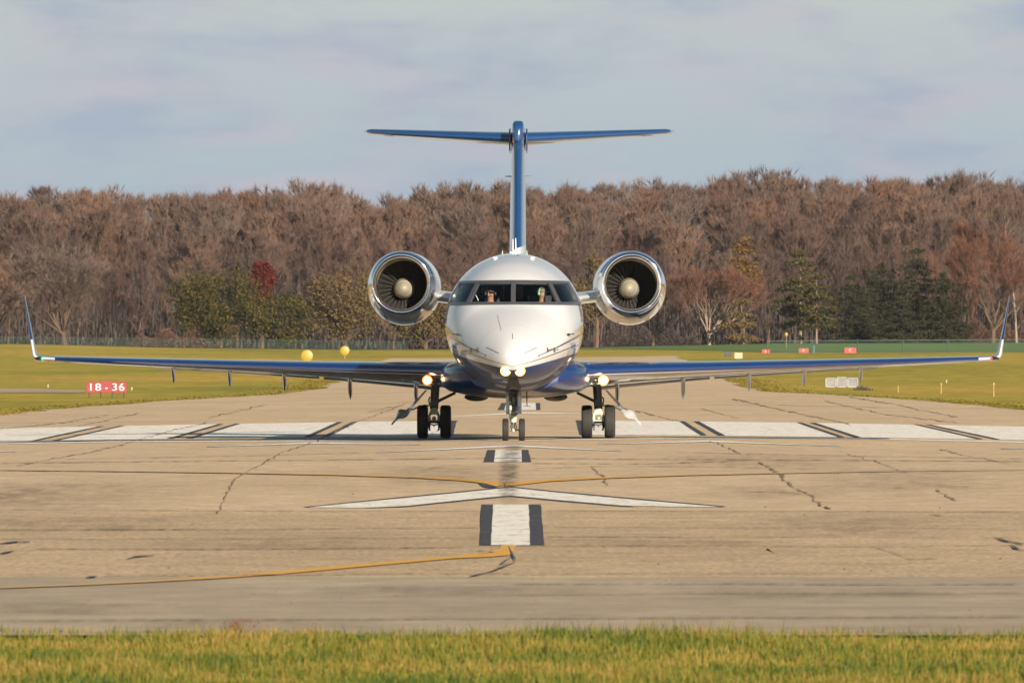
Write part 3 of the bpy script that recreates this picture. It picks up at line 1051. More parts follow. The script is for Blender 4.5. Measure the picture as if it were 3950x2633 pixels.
# station y, top z, bottom z, half width, z of greatest width
FUS = np.array([
    (0.00, 1.572, 1.568, 0.003, 1.570),
    (0.08, 1.735, 1.405, 0.170, 1.570),
    (0.25, 1.865, 1.300, 0.305, 1.575),
    (0.60, 2.060, 1.185, 0.490, 1.610),
    (1.00, 2.240, 1.125, 0.670, 1.690),
    (1.50, 2.430, 1.070, 0.860, 1.800),
    (2.00, 2.620, 1.030, 1.020, 1.930),
    (2.40, 2.860, 1.000, 1.120, 2.040),
    (2.80, 3.090, 0.975, 1.190, 2.130),
    (3.20, 3.270, 0.955, 1.245, 2.180),
    (3.80, 3.450, 0.935, 1.300, 2.240),
    (4.60, 3.575, 0.932, 1.335, 2.270),
    (5.60, 3.622, 0.932, 1.345, 2.280),
    (13.5, 3.622, 0.932, 1.345, 2.280),
    (15.5, 3.590, 1.250, 1.180, 2.420),
    (17.5, 3.480, 1.850, 0.820, 2.720),
    (19.5, 3.300, 2.550, 0.400, 2.980),
    (20.6, 3.120, 2.980, 0.080, 3.050)])
sk = np.sqrt(FUS[:, 0])


def fus(y):
    s_ = np.sqrt(np.maximum(y, 0))
    return [pchip(sk, FUS[:, i_], s_) for i_ in range(1, 5)]


_TS = np.linspace(0, math.sqrt(6.2), 3000)
_TAB = [pchip(sk, FUS[:, i_], _TS) for i_ in range(1, 5)]


def fus_t(y):
    q_ = np.sqrt(np.maximum(y, 0))
    return [np.interp(q_, _TS, t_) for t_ in _TAB]


def fus_y(x, z):
    """front-most station at which the skin passes through (x, z)."""
    x, z = np.asarray(x, float), np.asarray(z, float)
    lo, hi = np.zeros_like(x), np.full_like(x, 6.0)
    for _ in range(30):
        mid = (lo + hi) / 2
        t, b, a_, c_ = fus_t(mid)
        r = np.where(z > c_, t - c_, c_ - b)
        ins = (x / a_) ** 2 + ((z - c_) / r) ** 2 < 1
        hi = np.where(ins, mid, hi)
        lo = np.where(ins, lo, mid)
    return (lo + hi) / 2


def fus_pt(x, z, off=0.0):
    e = 0.004
    y = float(fus_y(np.array([x]), np.array([z]))[0])
    yx = float(fus_y(np.array([x + e]), np.array([z]))[0]) - float(fus_y(np.array([x - e]), np.array([z]))[0])
    yz = float(fus_y(np.array([x]), np.array([z + e]))[0]) - float(fus_y(np.array([x]), np.array([z - e]))[0])
    nrm = Vector((yx / (2 * e), -1.0, yz / (2 * e))).normalized()
    return Vector((x, y, z)) + nrm * off, nrm


def inpoly(px, pz, poly):
    c_ = np.zeros(px.shape, bool)
    n = len(poly)
    for i_ in range(n):
        x0, z0 = poly[i_]
        x1, z1 = poly[(i_ + 1) % n]
        cond = ((z0 > pz) != (z1 > pz)) & (px < (x1 - x0) * (pz - z0) / (z1 - z0 + 1e-12) + x0)
        c_ ^= cond
    return c_


FRONT = [(0.042, 3.037), (0.661, 3.037), (0.838, 2.656), (0.042, 2.656)]
SIDE = [(0.724, 3.034), (1.030, 3.022), (1.238, 2.660), (0.902, 2.660)]


def grow(poly, d):
    cxp = sum(p[0] for p in poly) / 4
    czp = sum(p[1] for p in poly) / 4
    return [(p[0] + math.copysign(d, p[0] - cxp), p[1] + math.copysign(d, p[1] - czp)) for p in poly]


def shell(name, ysn, nseg, mat, inset=0.0, holes=(), ymax_hole=4.6, parent=None, hole_grow=0.012):
    t, b, a_, c_ = fus(ysn)
    th = 2 * PI * np.arange(nseg) / nseg
    ct, st_ = np.cos(th), np.sin(th)
    Xv = (a_[:, None] - inset) * ct[None, :]
    rr = np.where(st_[None, :] > 0, (t - c_)[:, None], (c_ - b)[:, None]) - inset
    Zv = c_[:, None] + rr * st_[None, :]
    Yv = np.repeat(ysn[:, None], nseg, 1)
    V_ = np.stack([Xv.ravel(), Yv.ravel(), Zv.ravel()], 1)
    i_ = np.arange((len(ysn) - 1) * nseg)
    r_, c2 = i_ // nseg, i_ % nseg
    a0 = r_ * nseg + c2
    a1 = r_ * nseg + (c2 + 1) % nseg
    F_ = np.stack([a0, a1, a1 + nseg, a0 + nseg], 1)
    if holes:
        cen = V_[F_].mean(1)
        kill = np.zeros(len(F_), bool)
        for h in holes:
            for sgn in (1, -1):
                kill |= inpoly(cen[:, 0] * sgn, cen[:, 2], grow(h, hole_grow)) & (cen[:, 1] < ymax_hole)
        F_ = F_[~kill]
    return mesh_np(name, V_, F_, mat, parent, smooth=True)


ysn = np.concatenate([[0.0, 0.003, 0.01, 0.02, 0.035, 0.05, 0.07, 0.09, 0.12, 0.15, 0.19, 0.24, 0.3, 0.37, 0.45, 0.55, 0.65, 0.75, 0.85, 1.0, 1.15, 1.3, 1.45, 1.6, 1.75],
                      np.arange(1.86, 4.7, 0.022), np.arange(4.9, 13.6, 0.4), np.linspace(13.8, 20.6, 20)])
body = shell('fuselage', ysn, 320, M['fuselage'], holes=(FRONT, SIDE), parent=jet)
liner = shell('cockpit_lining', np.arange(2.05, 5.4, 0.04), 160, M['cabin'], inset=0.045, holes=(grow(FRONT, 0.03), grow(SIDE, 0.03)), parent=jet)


def skin_patch(mb, quad, o0, o1, nu=14, nv=6, sgn=1, mi=0):
    """closed slab that lies on the fuselage skin; quad in (x, z) front coordinates."""
    (ax_, az_), (bx_, bz_), (cx_, cz_), (dx_, dz_) = quad
    u_, v = np.meshgrid(np.linspace(0, 1, nu + 1), np.linspace(0, 1, nv + 1))
    u_, v = u_.ravel(), v.ravel()
    x = (ax_ * (1 - u_) + bx_ * u_) * (1 - v) + (dx_ * (1 - u_) + cx_ * u_) * v
    z = (az_ * (1 - u_) + bz_ * u_) * (1 - v) + (dz_ * (1 - u_) + cz_ * u_) * v
    e = 0.004
    y = fus_y(x, z)
    gx_ = (fus_y(x + e, z) - fus_y(x - e, z)) / (2 * e)
    gz_ = (fus_y(x, z + e) - fus_y(x, z - e)) / (2 * e)
    nn = np.stack([gx_, -np.ones_like(gx_), gz_], 1)
    nn /= np.linalg.norm(nn, axis=1)[:, None]
    P_ = np.stack([x, y, z], 1)
    sc_ = np.array([sgn, 1, 1])
    L0 = [tuple(q) for q in (P_ + nn * o0) * sc_]
    L1 = [tuple(q) for q in (P_ + nn * o1) * sc_]
    w = nu + 1
    n = len(L0)
    fs = []
    for j in range(nv):
        for i_ in range(nu):
            a_ = j * w + i_
            fs.append((a_, a_ + 1, a_ + w + 1, a_ + w))
            fs.append((n + a_, n + a_ + w, n + a_ + w + 1, n + a_ + 1))
    bd = [i_ for i_ in range(w)] + [j * w + nu for j in range(1, nv + 1)] + [nv * w + i_ for i_ in range(nu - 1, -1, -1)] + [j * w for j in range(nv - 1, 0, -1)]
    for p, q in zip(bd, bd[1:] + bd[:1]):
        fs.append((p, q, n + q, n + p))
    mb.add(L0 + L1, fs, mi)
    return mb


for sgn in (1, -1):
    skin_patch(MB(), FRONT, -0.012, -0.002, 18, 8, sgn).build('windshield', M['glass'], jet)
    skin_patch(MB(), SIDE, -0.012, -0.002, 14, 8, sgn).build('side_window', M['glass'], jet)
mb = MB()
for sgn in (1, -1):
    skin_patch(mb, [(0.0, 3.082), (1.052, 3.070), (1.046, 3.020), (0.0, 3.034)], -0.03, 0.011, 20, 2, sgn)
    skin_patch(mb, [(0.0, 2.660), (1.247, 2.664), (1.290, 2.604), (0.0, 2.612)], -0.03, 0.011, 20, 2, sgn)
    skin_patch(mb, [(0.655, 3.040), (0.728, 3.040), (0.908, 2.652), (0.832, 2.652)], -0.03, 0.013, 3, 10, sgn)
    skin_patch(mb, [(1.018, 3.052), (1.056, 3.072), (1.292, 2.604), (1.232, 2.640)], -0.03, 0.013, 3, 12, sgn)
    skin_patch(mb, [(0.0, 3.060), (0.045, 3.060), (0.045, 2.636), (0.0, 2.636)], -0.03, 0.015, 2, 10, sgn)
mb.build('window_frame', M['frame_grey'], jet, smooth=False)

# seams and lightning strips on the nose
for (x0, z0, x1, z1, w) in [(0.218, 1.683, 0.456, 1.797, 0.006), (-0.26, 1.683, -0.50, 1.80, 0.006), (-0.004, 1.955, -0.004, 2.06, 0.006), (-0.30, 2.41, -0.225, 2.12, 0.0035)]:
    d = Vector((x1 - x0, z1 - z0)).normalized()
    nx_, nz_ = -d.y * w, d.x * w
    skin_patch(MB(), [(x0 + nx_, z0 + nz_), (x1 + nx_, z1 + nz_), (x1 - nx_, z1 - nz_), (x0 - nx_, z0 - nz_)], 0.0, 0.004, 10, 1).build('lightning_strip', M['seam'], jet)
# probes, vanes and small antennas
def rod(name, p0, p1, r, mat, n=8):
    return MB().tube([p0, p1], r, n).build(name, M[mat], jet)


for sgn, xx in ((1, 1.035), (-1, 1.04)):
    p, nn = fus_pt(xx, 2.04)
    p = Vector((p.x * sgn, p.y, p.z))
    nn = Vector((nn.x * sgn, nn.y, nn.z))
    mb = MB().tube([p, p + nn * 0.05], 0.022, 10)
    mb.tube([p + nn * 0.03 + Vector((-0.06 * sgn, 0, -0.014)), p + nn * 0.045 + Vector((0.09 * sgn, 0, 0.012))], 0.009, 8)
    mb.build('vane', M['probe'], jet)
for xx, zz_ in ((0.655, 1.75), (0.78, 1.755), (-0.68, 1.75), (-0.81, 1.74)):
    p, nn = fus_pt(abs(xx), zz_)
    sg = 1 if xx > 0 else -1
    p = Vector((p.x * sg, p.y, p.z))
    nn = Vector((nn.x * sg, nn.y, nn.z))
    mb = MB().tube([p, p + nn * 0.09], [0.008, 0.006], 8)
    mb.tube([p + nn * 0.09 + Vector((0, 0.05, 0)), p + nn * 0.09 + Vector((0, -0.13, 0))], [0.009, 0.005], 8)
    mb.box(p + nn * 0.01, (0.012, 0.05, 0.09))
    mb.build('pitot_probe', M['probe'], jet)
for xx, zz_ in ((-0.525, 1.64), (0.49, 1.64)):
    p, nn = fus_pt(abs(xx), zz_)
    p = Vector((math.copysign(p.x, xx), p.y, p.z))
    MB().box(p + Vector((0, -0.012, 0)), (0.045, 0.03, 0.010)).box(p + Vector((0.012, -0.012, 0)), (0.008, 0.03, 0.026)).build('temperature_probe', M['probe'], jet)
for zz_, yy in ((2.505, 5.2), (2.19, 5.0), (1.905, 5.0)):
    xw = 1.345 * math.sqrt(max(0, 1 - ((zz_ - 2.28) / 1.345) ** 2))
    mb = MB().tube([(-xw + 0.04, yy, zz_ - 0.012), (-xw - 0.07, yy, zz_ + 0.01)], [0.012, 0.006], 8)
    mb.build('drain_mast', M['probe'], jet)
MB().tube([(-0.035, 6.5, 3.60), (-0.035, 6.55, 3.90)], [0.016, 0.010], 8).build('whip_antenna', M['white'], jet)
MB().tube([(0.025, 6.2, 3.60), (0.020, 6.25, 3.92)], [0.016, 0.010], 8).build('whip_antenna', M['white'], jet)
MB().box((0.01, 6.0, 3.635), (0.21, 0.5, 0.03)).box((0.02, 5.9, 3.665), (0.11, 0.3, 0.04)).build('antenna_plate', M['white'], jet, bevel=0.006)
for xx in (-0.235, 0.235):
    MB().tube([(xx * 1.03, 6.4, 3.58), (xx, 6.45, 3.68)], [0.012, 0.006], 6).build('blade_antenna', M['white'], jet)
for xx in (-0.365, 0.36):
    p, nn = fus_pt(abs(xx), 3.512)
    p = Vector((math.copysign(p.x, xx), p.y, p.z))
    MB().box(p + Vector((0, 0, 0.012)), (0.085, 0.12, 0.036)).build('roof_antenna', M['white'], jet, bevel=0.006)

# nose landing lights (> housing whose orange rim imitates glare, and lens)


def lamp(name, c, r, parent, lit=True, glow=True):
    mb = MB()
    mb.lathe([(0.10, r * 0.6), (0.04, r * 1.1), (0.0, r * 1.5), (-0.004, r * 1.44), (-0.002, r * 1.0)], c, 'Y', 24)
    o = mb.build(name, M['lamp_halo'] if lit else M['lamp_off'], parent)
    if lit and glow:
        ld = bpy.data.lights.new('lamp_glow', 'POINT')
        ld.energy = 0.7
        ld.color = (1.0, 0.55, 0.22)
        ld.shadow_soft_size = 0.02
        lo_ = bpy.data.objects.new('lamp_glow', ld)
        COL.objects.link(lo_)
        lo_.parent = o
        lo_.location = (c[0], c[1] - 0.055, c[2])
    l_ = MB().lathe([(0.0, r * 0.98), (-0.012, r * 0.8), (-0.018, r * 0.4), (-0.02, 0.002)], c, 'Y', 24, cap=False).build('lens', M['lamp_white'] if lit else M['lamp_off'], o)
    return o


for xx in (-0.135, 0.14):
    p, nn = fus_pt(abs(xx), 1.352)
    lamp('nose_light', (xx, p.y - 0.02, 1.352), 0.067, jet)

# nose gear bay: black slab on the skin paints the dark of the opening
mb = MB()
skin_patch(mb, [(-0.06, 1.225), (0.09, 1.225), (0.148, 1.015), (-0.148, 1.015)], -0.02, 0.008, 8, 8)
mb.build('dark_bay_patch', M['cabin'], jet)

# cockpit interior
mb = MB()
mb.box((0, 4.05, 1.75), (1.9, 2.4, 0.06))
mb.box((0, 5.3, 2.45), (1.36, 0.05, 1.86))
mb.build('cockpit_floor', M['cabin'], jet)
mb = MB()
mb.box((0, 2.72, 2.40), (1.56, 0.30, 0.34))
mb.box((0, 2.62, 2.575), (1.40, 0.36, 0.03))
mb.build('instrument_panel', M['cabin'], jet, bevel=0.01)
for (x_, w_) in ((0.09, 0.16), (-0.20, 0.02), (-0.05, 0.04)):
    MB().box((x_, 4.6, 2.85), (w_, 0.03, 0.26)).build('cabin_door_edge', M['panel_grey'], jet)
for sgn in (1, -1):
    MB().box((0.52 * sgn, 2.98, 3.010), (0.17, 0.05, 0.012)).build('sun_visor', M['sign_white'], jet)
    MB().box((0.70 * sgn, 2.98, 2.75), (0.012, 0.03, 0.12), Matrix.Rotation(0.45 * sgn, 3, 'Y')).build('grab_handle', M['sign_white'], jet)
for sgn in (1, -1):
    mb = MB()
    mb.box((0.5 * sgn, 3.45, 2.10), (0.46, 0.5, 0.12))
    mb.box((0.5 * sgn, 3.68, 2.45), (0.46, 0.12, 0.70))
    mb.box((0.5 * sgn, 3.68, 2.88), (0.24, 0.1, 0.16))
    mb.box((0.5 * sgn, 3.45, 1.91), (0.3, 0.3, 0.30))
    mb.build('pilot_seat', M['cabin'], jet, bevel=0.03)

# wing to body fairing
rings = []
ns = 48
for y, hw, zb, zc, ztop, nexp in [(6.3, 0.9, 0.93, 1.35, 1.6, 2.2), (6.8, 1.2, 0.86, 1.28, 1.62, 2.4), (7.4, 1.38, 0.82, 1.22, 1.63, 2.6), (8.0, 1.46, 0.79, 1.22, 1.62, 3.2), (9.5, 1.475, 0.782, 1.22, 1.60, 3.2), (12.5, 1.475, 0.785, 1.22, 1.58, 3.2), (14.0, 1.3, 0.86, 1.3, 1.6, 2.4), (15.2, 0.7, 1.15, 1.4, 1.6, 2.0)]:
    ring = []
    for j in range(ns):
        t = 2 * PI * j / ns
        c_, s_ = math.cos(t), math.sin(t)
        x = hw * math.copysign(abs(c_) ** (2 / nexp), c_)
        r_ = (ztop - zc) if s_ > 0 else (zc - zb)
        n2 = 2.2 if s_ <= 0 else 2.6
        z = zc + r_ * math.copysign(abs(s_) ** (2 / n2), s_)
        if s_ < 0:
            q_ = -math.asin(max(-1, min(1, s_))) / (PI / 2)
            x = hw * math.copysign(float(np.interp(q_, [0, 0.14, 0.28, 0.42, 0.62, 0.82, 1.0], [1, 0.998, 0.975, 0.88, 0.62, 0.30, 0.0])), c_)
            z = zc - (zc - zb) * float(np.interp(q_, [0, 0.14, 0.28, 0.42, 0.62, 0.82, 1.0], [0, 0.20, 0.42, 0.64, 0.84, 0.95, 1.0]))
        ring.append((x, y, z))
    rings.append(ring)
MB().rings(rings).build('belly_fairing', M['blue'], jet, angle=60)
for xx in (-0.78, 0.78):
    MB().ball((xx, 10.5, 0.82), (0.24, 0.7, 0.085), 16).build('belly_blister', M['dark_metal'], jet)
mb = MB().tube([(0.24, 5.5, 0.95), (0.245, 5.5, 0.665)], [0.014, 0.010], 8)
mb.box((0.245, 5.5, 0.66), (0.135, 0.03, 0.014))
mb.build('belly_antenna', M['dark_metal'], jet)

# wings ----------------------------------------------------------------------


def airfoil(n=22):
    """(xc, zc, side) from trailing edge over the top to the nose and back underneath."""
    u_ = [0.5 * (1 + math.cos(PI * i_ / n)) for i_ in range(n + 1)]
    th = lambda q: 5 * (0.2969 * math.sqrt(q) - 0.1260 * q - 0.3516 * q**2 + 0.2843 * q**3 - 0.1036 * q**4)
    up = [(q, th(q) * 1.02 + 0.0, 'u') for q in u_]
    dn = [(q, -th(q) * 0.98, 'l') for q in reversed(u_[:-1])]
    return up + dn[:-1] + [(1.0, -0.002, 'l')]


AF = airfoil()


k = Mat('wing paint')
k.set(Roughness=0.2, Coat_Weight=1.0)
k.b.inputs['Coat Roughness'].default_value = 0.04
k.b.inputs['Coat IOR'].default_value = 1.8
s = k.n.new('ShaderNodeSeparateXYZ')
k.l.new(k.tc.outputs['Object'], s.inputs[0])
s2 = k.n.new('ShaderNodeSeparateXYZ')
k.l.new(k.tc.outputs['Normal'], s2.inputs[0])
axx = k.math('ABSOLUTE', s.outputs[0])
zb_n = k.math('ADD', 1.262, k.math('MULTIPLY', k.math('SUBTRACT', axx, 1.3), 0.0305))
above = k.math('GREATER_THAN', s.outputs[2], zb_n)
up_n = k.math('GREATER_THAN', s2.outputs[2], 0.1)
isb = k.math('MAXIMUM', above, up_n)
line = k.math('MULTIPLY', k.math('GREATER_THAN', s.outputs[2], k.math('SUBTRACT', zb_n, 0.013)), k.math('SUBTRACT', 1.0, isb))
line = k.math('MULTIPLY', line, k.math('GREATER_THAN', -0.35, s2.outputs[1]))
g_ = k.ramp(k.noise(2.5, 4, sc=(1, 0.3, 1)), [(0.3, (0.125, 0.115, 0.105)), (0.7, (0.17, 0.155, 0.14))])
c_ = k.mix(isb, g_, BLUE)
c_ = k.mix(line, c_, (0.62, 0.68, 0.80))
k.to(c_, 'Base Color')
M['wing'] = k.m


def wing_mats():
    mm = []
    for j in range(len(AF)):
        q, _, sd = AF[j]
        if sd == 'u':
            mm.append(0)
        elif q < 0.004:
            mm.append(0)
        elif q < 0.018:
            mm.append(0)
        elif q < 0.032:
            mm.append(1)
        else:
            mm.append(2)
    return mm


WS = [  # x, leading edge y, chord, leading edge z, thickness ratio, incidence
    (0.90, 7.75, 5.30, 1.315, 0.110, 3.2),
    (1.30, 8.10, 4.90, 1.330, 0.106, 3.0),
    (1.90, 8.62, 4.30, 1.350, 0.102, 2.8),
    (3.80, 9.75, 3.10, 1.400, 0.098, 2.0),
    (5.60, 10.80, 2.47, 1.452, 0.094, 1.2),
    (7.40, 11.85, 1.90, 1.508, 0.090, 0.5),
    (9.18, 12.88, 1.36, 1.564, 0.088, 0.0),
    (9.52, 13.08, 1.27, 1.580, 0.086, 0.0)]


def wsec(x):
    arr = np.array(WS)
    return [float(np.interp(x, arr[:, 0], arr[:, i_])) for i_ in range(1, 6)]


def sect(x, sgn, yl, ch, zl, tr_, inc, up=Vector((0, 0, 1))):
    ring = []
    ci, si = math.cos(math.radians(inc)), math.sin(math.radians(inc))
    for q, t_, _ in AF:
        dy = q * ch * ci
        dz = t_ * tr_ * ch - q * ch * si
        p = Vector((x, yl + dy, zl)) + up * dz
        ring.append((p.x * sgn, p.y, p.z))
    return ring


for sgn in (1, -1):
    rings = []
    for x in [0.9, 1.3, 1.6, 1.9, 2.4, 2.9, 3.4, 3.8, 4.4, 5.0, 5.6, 6.2, 6.8, 7.4, 8.0, 8.6, 9.18]:
        rings.append(sect(x, sgn, *wsec(x)))
    wing = MB().rings(rings, True, 0).build('wing', M['wing'], jet, angle=50)
    # tip section: white leading edge, lamp, then the winglet
    rings = [sect(x, sgn, *wsec(x)) for x in (9.18, 9.3, 9.50)]
    mm = [0 if (a_[2] == 'u' and a_[0] > 0.05) else 1 for a_ in AF]
    MB().rings(rings, True, 1, mats=mm).build('wing_tip', [M['blue'], M['white']], wing, angle=50)
    wl_rings = []
    nstep = 13
    for i_ in range(nstep):
        t = i_ / (nstep - 1)
        # arc from flat to nearly upright, then straight up and out
        if t < 0.45:
            a_ = t / 0.45
            ang = a_ * math.radians(80)
            R_ = 0.115
            x = 9.50 + R_ * math.sin(ang)
            z = 1.578 + R_ * (1 - math.cos(ang))
        else:
            a_ = (t - 0.45) / 0.55
            ang = math.radians(80)
            x0, z0 = 9.50 + 0.115 * math.sin(ang), 1.578 + 0.115 * (1 - math.cos(ang))
            L_ = 1.175
            x = x0 + a_ * L_ * math.cos(ang) * 1.08
            z = z0 + a_ * L_ * math.sin(ang)
        hgt = z - 1.578
        yl = 13.07 + 0.80 * hgt
        ch = 1.27 - 0.85 * (hgt / 1.27)
        up = Vector((-math.sin(ang), 0, math.cos(ang)))
        wl_rings.append(sect(x, sgn, yl, ch, z, 0.088 - 0.03 * hgt, 0.0, up))
    mm = [0 if a_[2] == 'u' else 1 for a_ in AF]
    b_ = MB()
    half = 4
    white_to = 8
    b_.rings(wl_rings[:white_to], False, 1, mats=[(2 if (a_[2] == 'u' and a_[0] > 0.10) else 1) for a_ in AF])
    b_.rings(wl_rings[white_to - 1:], False, 0, mats=[0] * len(AF))
    b_.add(wl_rings[-1], [tuple(range(len(AF)))], 0)
    b_.build('winglet', [M['blue'], M['white'], M['blue']], wing, angle=50)
    p = wsec(9.40)
    lp = MB().ball((9.50 * sgn, p[0] + 0.085, 1.574), (0.105, 0.09, 0.040), 16).build('light_cover', M['black_glass'], wing)
    MB().ball((9.435 * sgn, p[0] + 0.0, 1.575), (0.024, 0.03, 0.024), 10).build('navigation_light', M['red_lamp'] if sgn > 0 else M['green_lamp'], wing)
    # flaps in two spans, drooped
    for (xa, xb) in ((1.55, 3.84), (3.93, 7.2)):
        rings = []
        for i_ in range(7):
            x = xa + (xb - xa) * i_ / 6
            yl, ch, zl, tr_, inc = wsec(x)
            ty = yl + ch
            tz = zl - ch * math.sin(math.radians(inc))
            fc = 0.16 * ch + 0.22
            d = math.radians(9.5)
            ring = []
            for q, t__, _ in AF:
                ring.append((x * sgn, ty - 0.12 + q * fc * math.cos(d), tz - 0.015 - q * fc * math.sin(d) + t__ * 0.045))
            rings.append(ring)
        MB().rings(rings, True).build('flap', M['belly'], wing, angle=50)
    # flap track fairings
    for (x, zb_) in ((2.0, 0.69), (3.31, 0.765), (4.62, 0.925), (5.72, 1.01), (6.85, 1.09)):
        yl, ch, zl, tr_, inc = wsec(x)
        ty = yl + ch
        zt = zl - ch * math.sin(math.radians(inc)) - 0.02
        w_ = 0.040
        rings = []
        for (yy, top, bot, ww) in [(ty - 0.95, zt + 0.02, zt - 0.05, 0.01), (ty - 0.7, zt + 0.02, zt - 0.11, w_ * 0.8), (ty - 0.3, zt + 0.0, zt - 0.16, w_), (ty + 0.05, zt - 0.05, zb_ + 0.10, w_), (ty + 0.30, zt - 0.16, zb_ + 0.02, w_ * 0.9), (ty + 0.45, (zt + zb_) / 2 - 0.04, zb_, w_ * 0.35)]:
            mid = (top + bot) / 2
            tp = 0.06 if top - bot > 0.14 else (top - bot) * 0.4
            ring = [(x * sgn - ww, yy, top), (x * sgn + ww, yy, top), (x * sgn + ww, yy, bot + tp), (x * sgn + ww * 0.35, yy, bot), (x * sgn - ww * 0.35, yy, bot), (x * sgn - ww, yy, bot + tp)]
            rings.append(ring)
        MB().rings(rings, True).build('flap_fairing', M['belly'], wing, angle=25)
    # wing root lights
    yl, ch, zl, tr_, inc = wsec(1.70)
    b = MB().box((1.63 * sgn, yl + 0.15, 1.155), (0.34, 0.16, 0.15)).build('light_bay', M['lamp_box'], wing, bevel=0.02)
    MB().box((1.63 * sgn, yl + 0.07, 1.092), (0.30, 0.03, 0.030)).build('bay_sill', M['strut'], b)
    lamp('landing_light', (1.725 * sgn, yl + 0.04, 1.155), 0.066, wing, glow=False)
    lamp('landing_light', (1.56 * sgn, yl + 0.05, 1.145), 0.05, wing, lit=False)

# engines --------------------------------------------------------------------
ENG_Z = 2.97
for sgn in (1, -1):
    EX = 2.24 * sgn
    FY = 12.2

    def off_(s_, sgn=sgn):
        k_ = max(0.0, 1 - s_ / 1.1)
        k_ = k_ * k_ * (3 - 2 * k_)
        return (0.045 * sgn * k_, 0.092 * k_)

    nac = MB().lathe([(0.34, 0.668), (0.6, 0.700), (1.0, 0.722), (1.6, 0.732), (2.2, 0.728), (3.0, 0.690), (3.8, 0.60), (4.4, 0.48)], (EX, FY, ENG_Z), 'Y', 72, cfun=off_).build('engine', M['cowl'], jet)
    MB().lathe([(0.33, 0.667), (0.22, 0.652), (0.12, 0.632), (0.05, 0.610), (0.012, 0.592), (0.0, 0.575), (0.006, 0.556), (0.025, 0.536), (0.06, 0.520), (0.12, 0.507), (0.20, 0.500), (0.24, 0.499)], (EX, FY, ENG_Z), 'Y', 96, cfun=off_).build('inlet_lip', M['lip'], nac, angle=70)
    MB().lathe([(0.238, 0.497), (0.40, 0.505), (0.7, 0.53), (1.05, 0.55), (1.27, 0.55)], (EX, FY, ENG_Z), 'Y', 72, cfun=off_).build('inlet_duct', M['duct'], nac, angle=70)
    mb = MB()
    for j in range(28):
        t = 2 * PI * j / 28
        er = Vector((math.cos(t), 0, math.sin(t)))
        et = Vector((-math.sin(t), 0, math.cos(t)))
        c0 = Vector((EX, FY + 1.15, ENG_Z))
        rows = []
        for kx, rr in enumerate((0.17, 0.30, 0.43, 0.54)):
            tw = math.radians(35 + 28 * kx / 3)
            wv = et * math.sin(tw) + Vector((0, 1, 0)) * math.cos(tw)
            cw = 0.050 + 0.012 * kx
            cc = c0 + er * rr
            rows.append([cc - wv * cw - et * 0.004, cc - wv * cw + et * 0.004, cc + wv * cw + et * 0.004, cc + wv * cw - et * 0.004])
        mb.rings(rows, True)
    mb.build('fan', M['fan'], nac, smooth=False)
    MB().lathe([(1.25, 0.55), (1.26, 0.003)], (EX, FY, ENG_Z), 'Y', 40).build('fan_case', M['cabin'], nac)
    sp = MB().lathe([(1.20, 0.205), (1.08, 0.212), (0.98, 0.204), (0.88, 0.178), (0.80, 0.138), (0.74, 0.096), (0.695, 0.050), (0.678, 0.014), (0.676, 0.001)], (EX, FY, ENG_Z), 'Y', 40).build('spinner', M['spinner'], nac)
    MB().lathe([(0.822, 0.1520), (0.808, 0.1450)], (EX, FY - 0.003, ENG_Z), 'Y', 40).build('spinner_ring', M['spinner_ring'], sp)
    # exhaust
    MB().lathe([(4.2, 0.46), (4.9, 0.36), (4.3, 0.30)], (EX, FY, ENG_Z), 'Y', 40).build('exhaust_nozzle', M['dark_metal'], nac)
    # pylon
    rings = []
    for (x, z) in ((1.10, 2.76), (1.35, 2.785), (1.60, 2.815), (1.78, 2.835)):
        ring = []
        for q, t__, _ in AF:
            ring.append((x * sgn, 12.85 + q * 3.0, z + t__ * 0.24))
        rings.append(ring)
    MB().rings(rings, True).build('pylon', M['cowl'], jet, angle=60)
    MB().lathe([(0.338, 0.6705), (0.346, 0.6705)], (EX, FY, ENG_Z), 'Y', 72, cfun=off_).build('cowl_seam', M['seam'], nac)

# tail -----------------------------------------------------------------------
rings = []
for (z, yl, ch, w_) in ((3.35, 14.2, 5.2, 0.350), (3.7, 14.75, 4.9, 0.342), (4.3, 15.5, 4.4, 0.325), (5.0, 16.3, 3.9, 0.305), (5.6, 17.0, 3.5, 0.290), (5.95, 17.4, 3.3, 0.285)):
    rings.append([(t__ * w_ * 1.0, yl + q * ch, z) for q, t__, _ in AF])
k = Mat('tail fin paint')
k.set(Roughness=0.2, Coat_Weight=1.0)
s = k.n.new('ShaderNodeSeparateXYZ')
k.l.new(k.tc.outputs['Object'], s.inputs[0])
lim = k.math('ADD', 3.78, k.math('MULTIPLY', s.outputs[0], 0.35))
k.to(k.mix(k.math('GREATER_THAN', s.outputs[2], lim), WHITE, (0.008, 0.040, 0.125)), 'Base Color')
M['fin'] = k.m
fin = MB().rings(rings, True).build('tail_fin', M['fin'], jet, angle=60)
M['tail_blue'] = simple('tail blue paint', (0.008, 0.040, 0.125), 0.2, 0.0, 0.05, 2.0, coat=1.0)
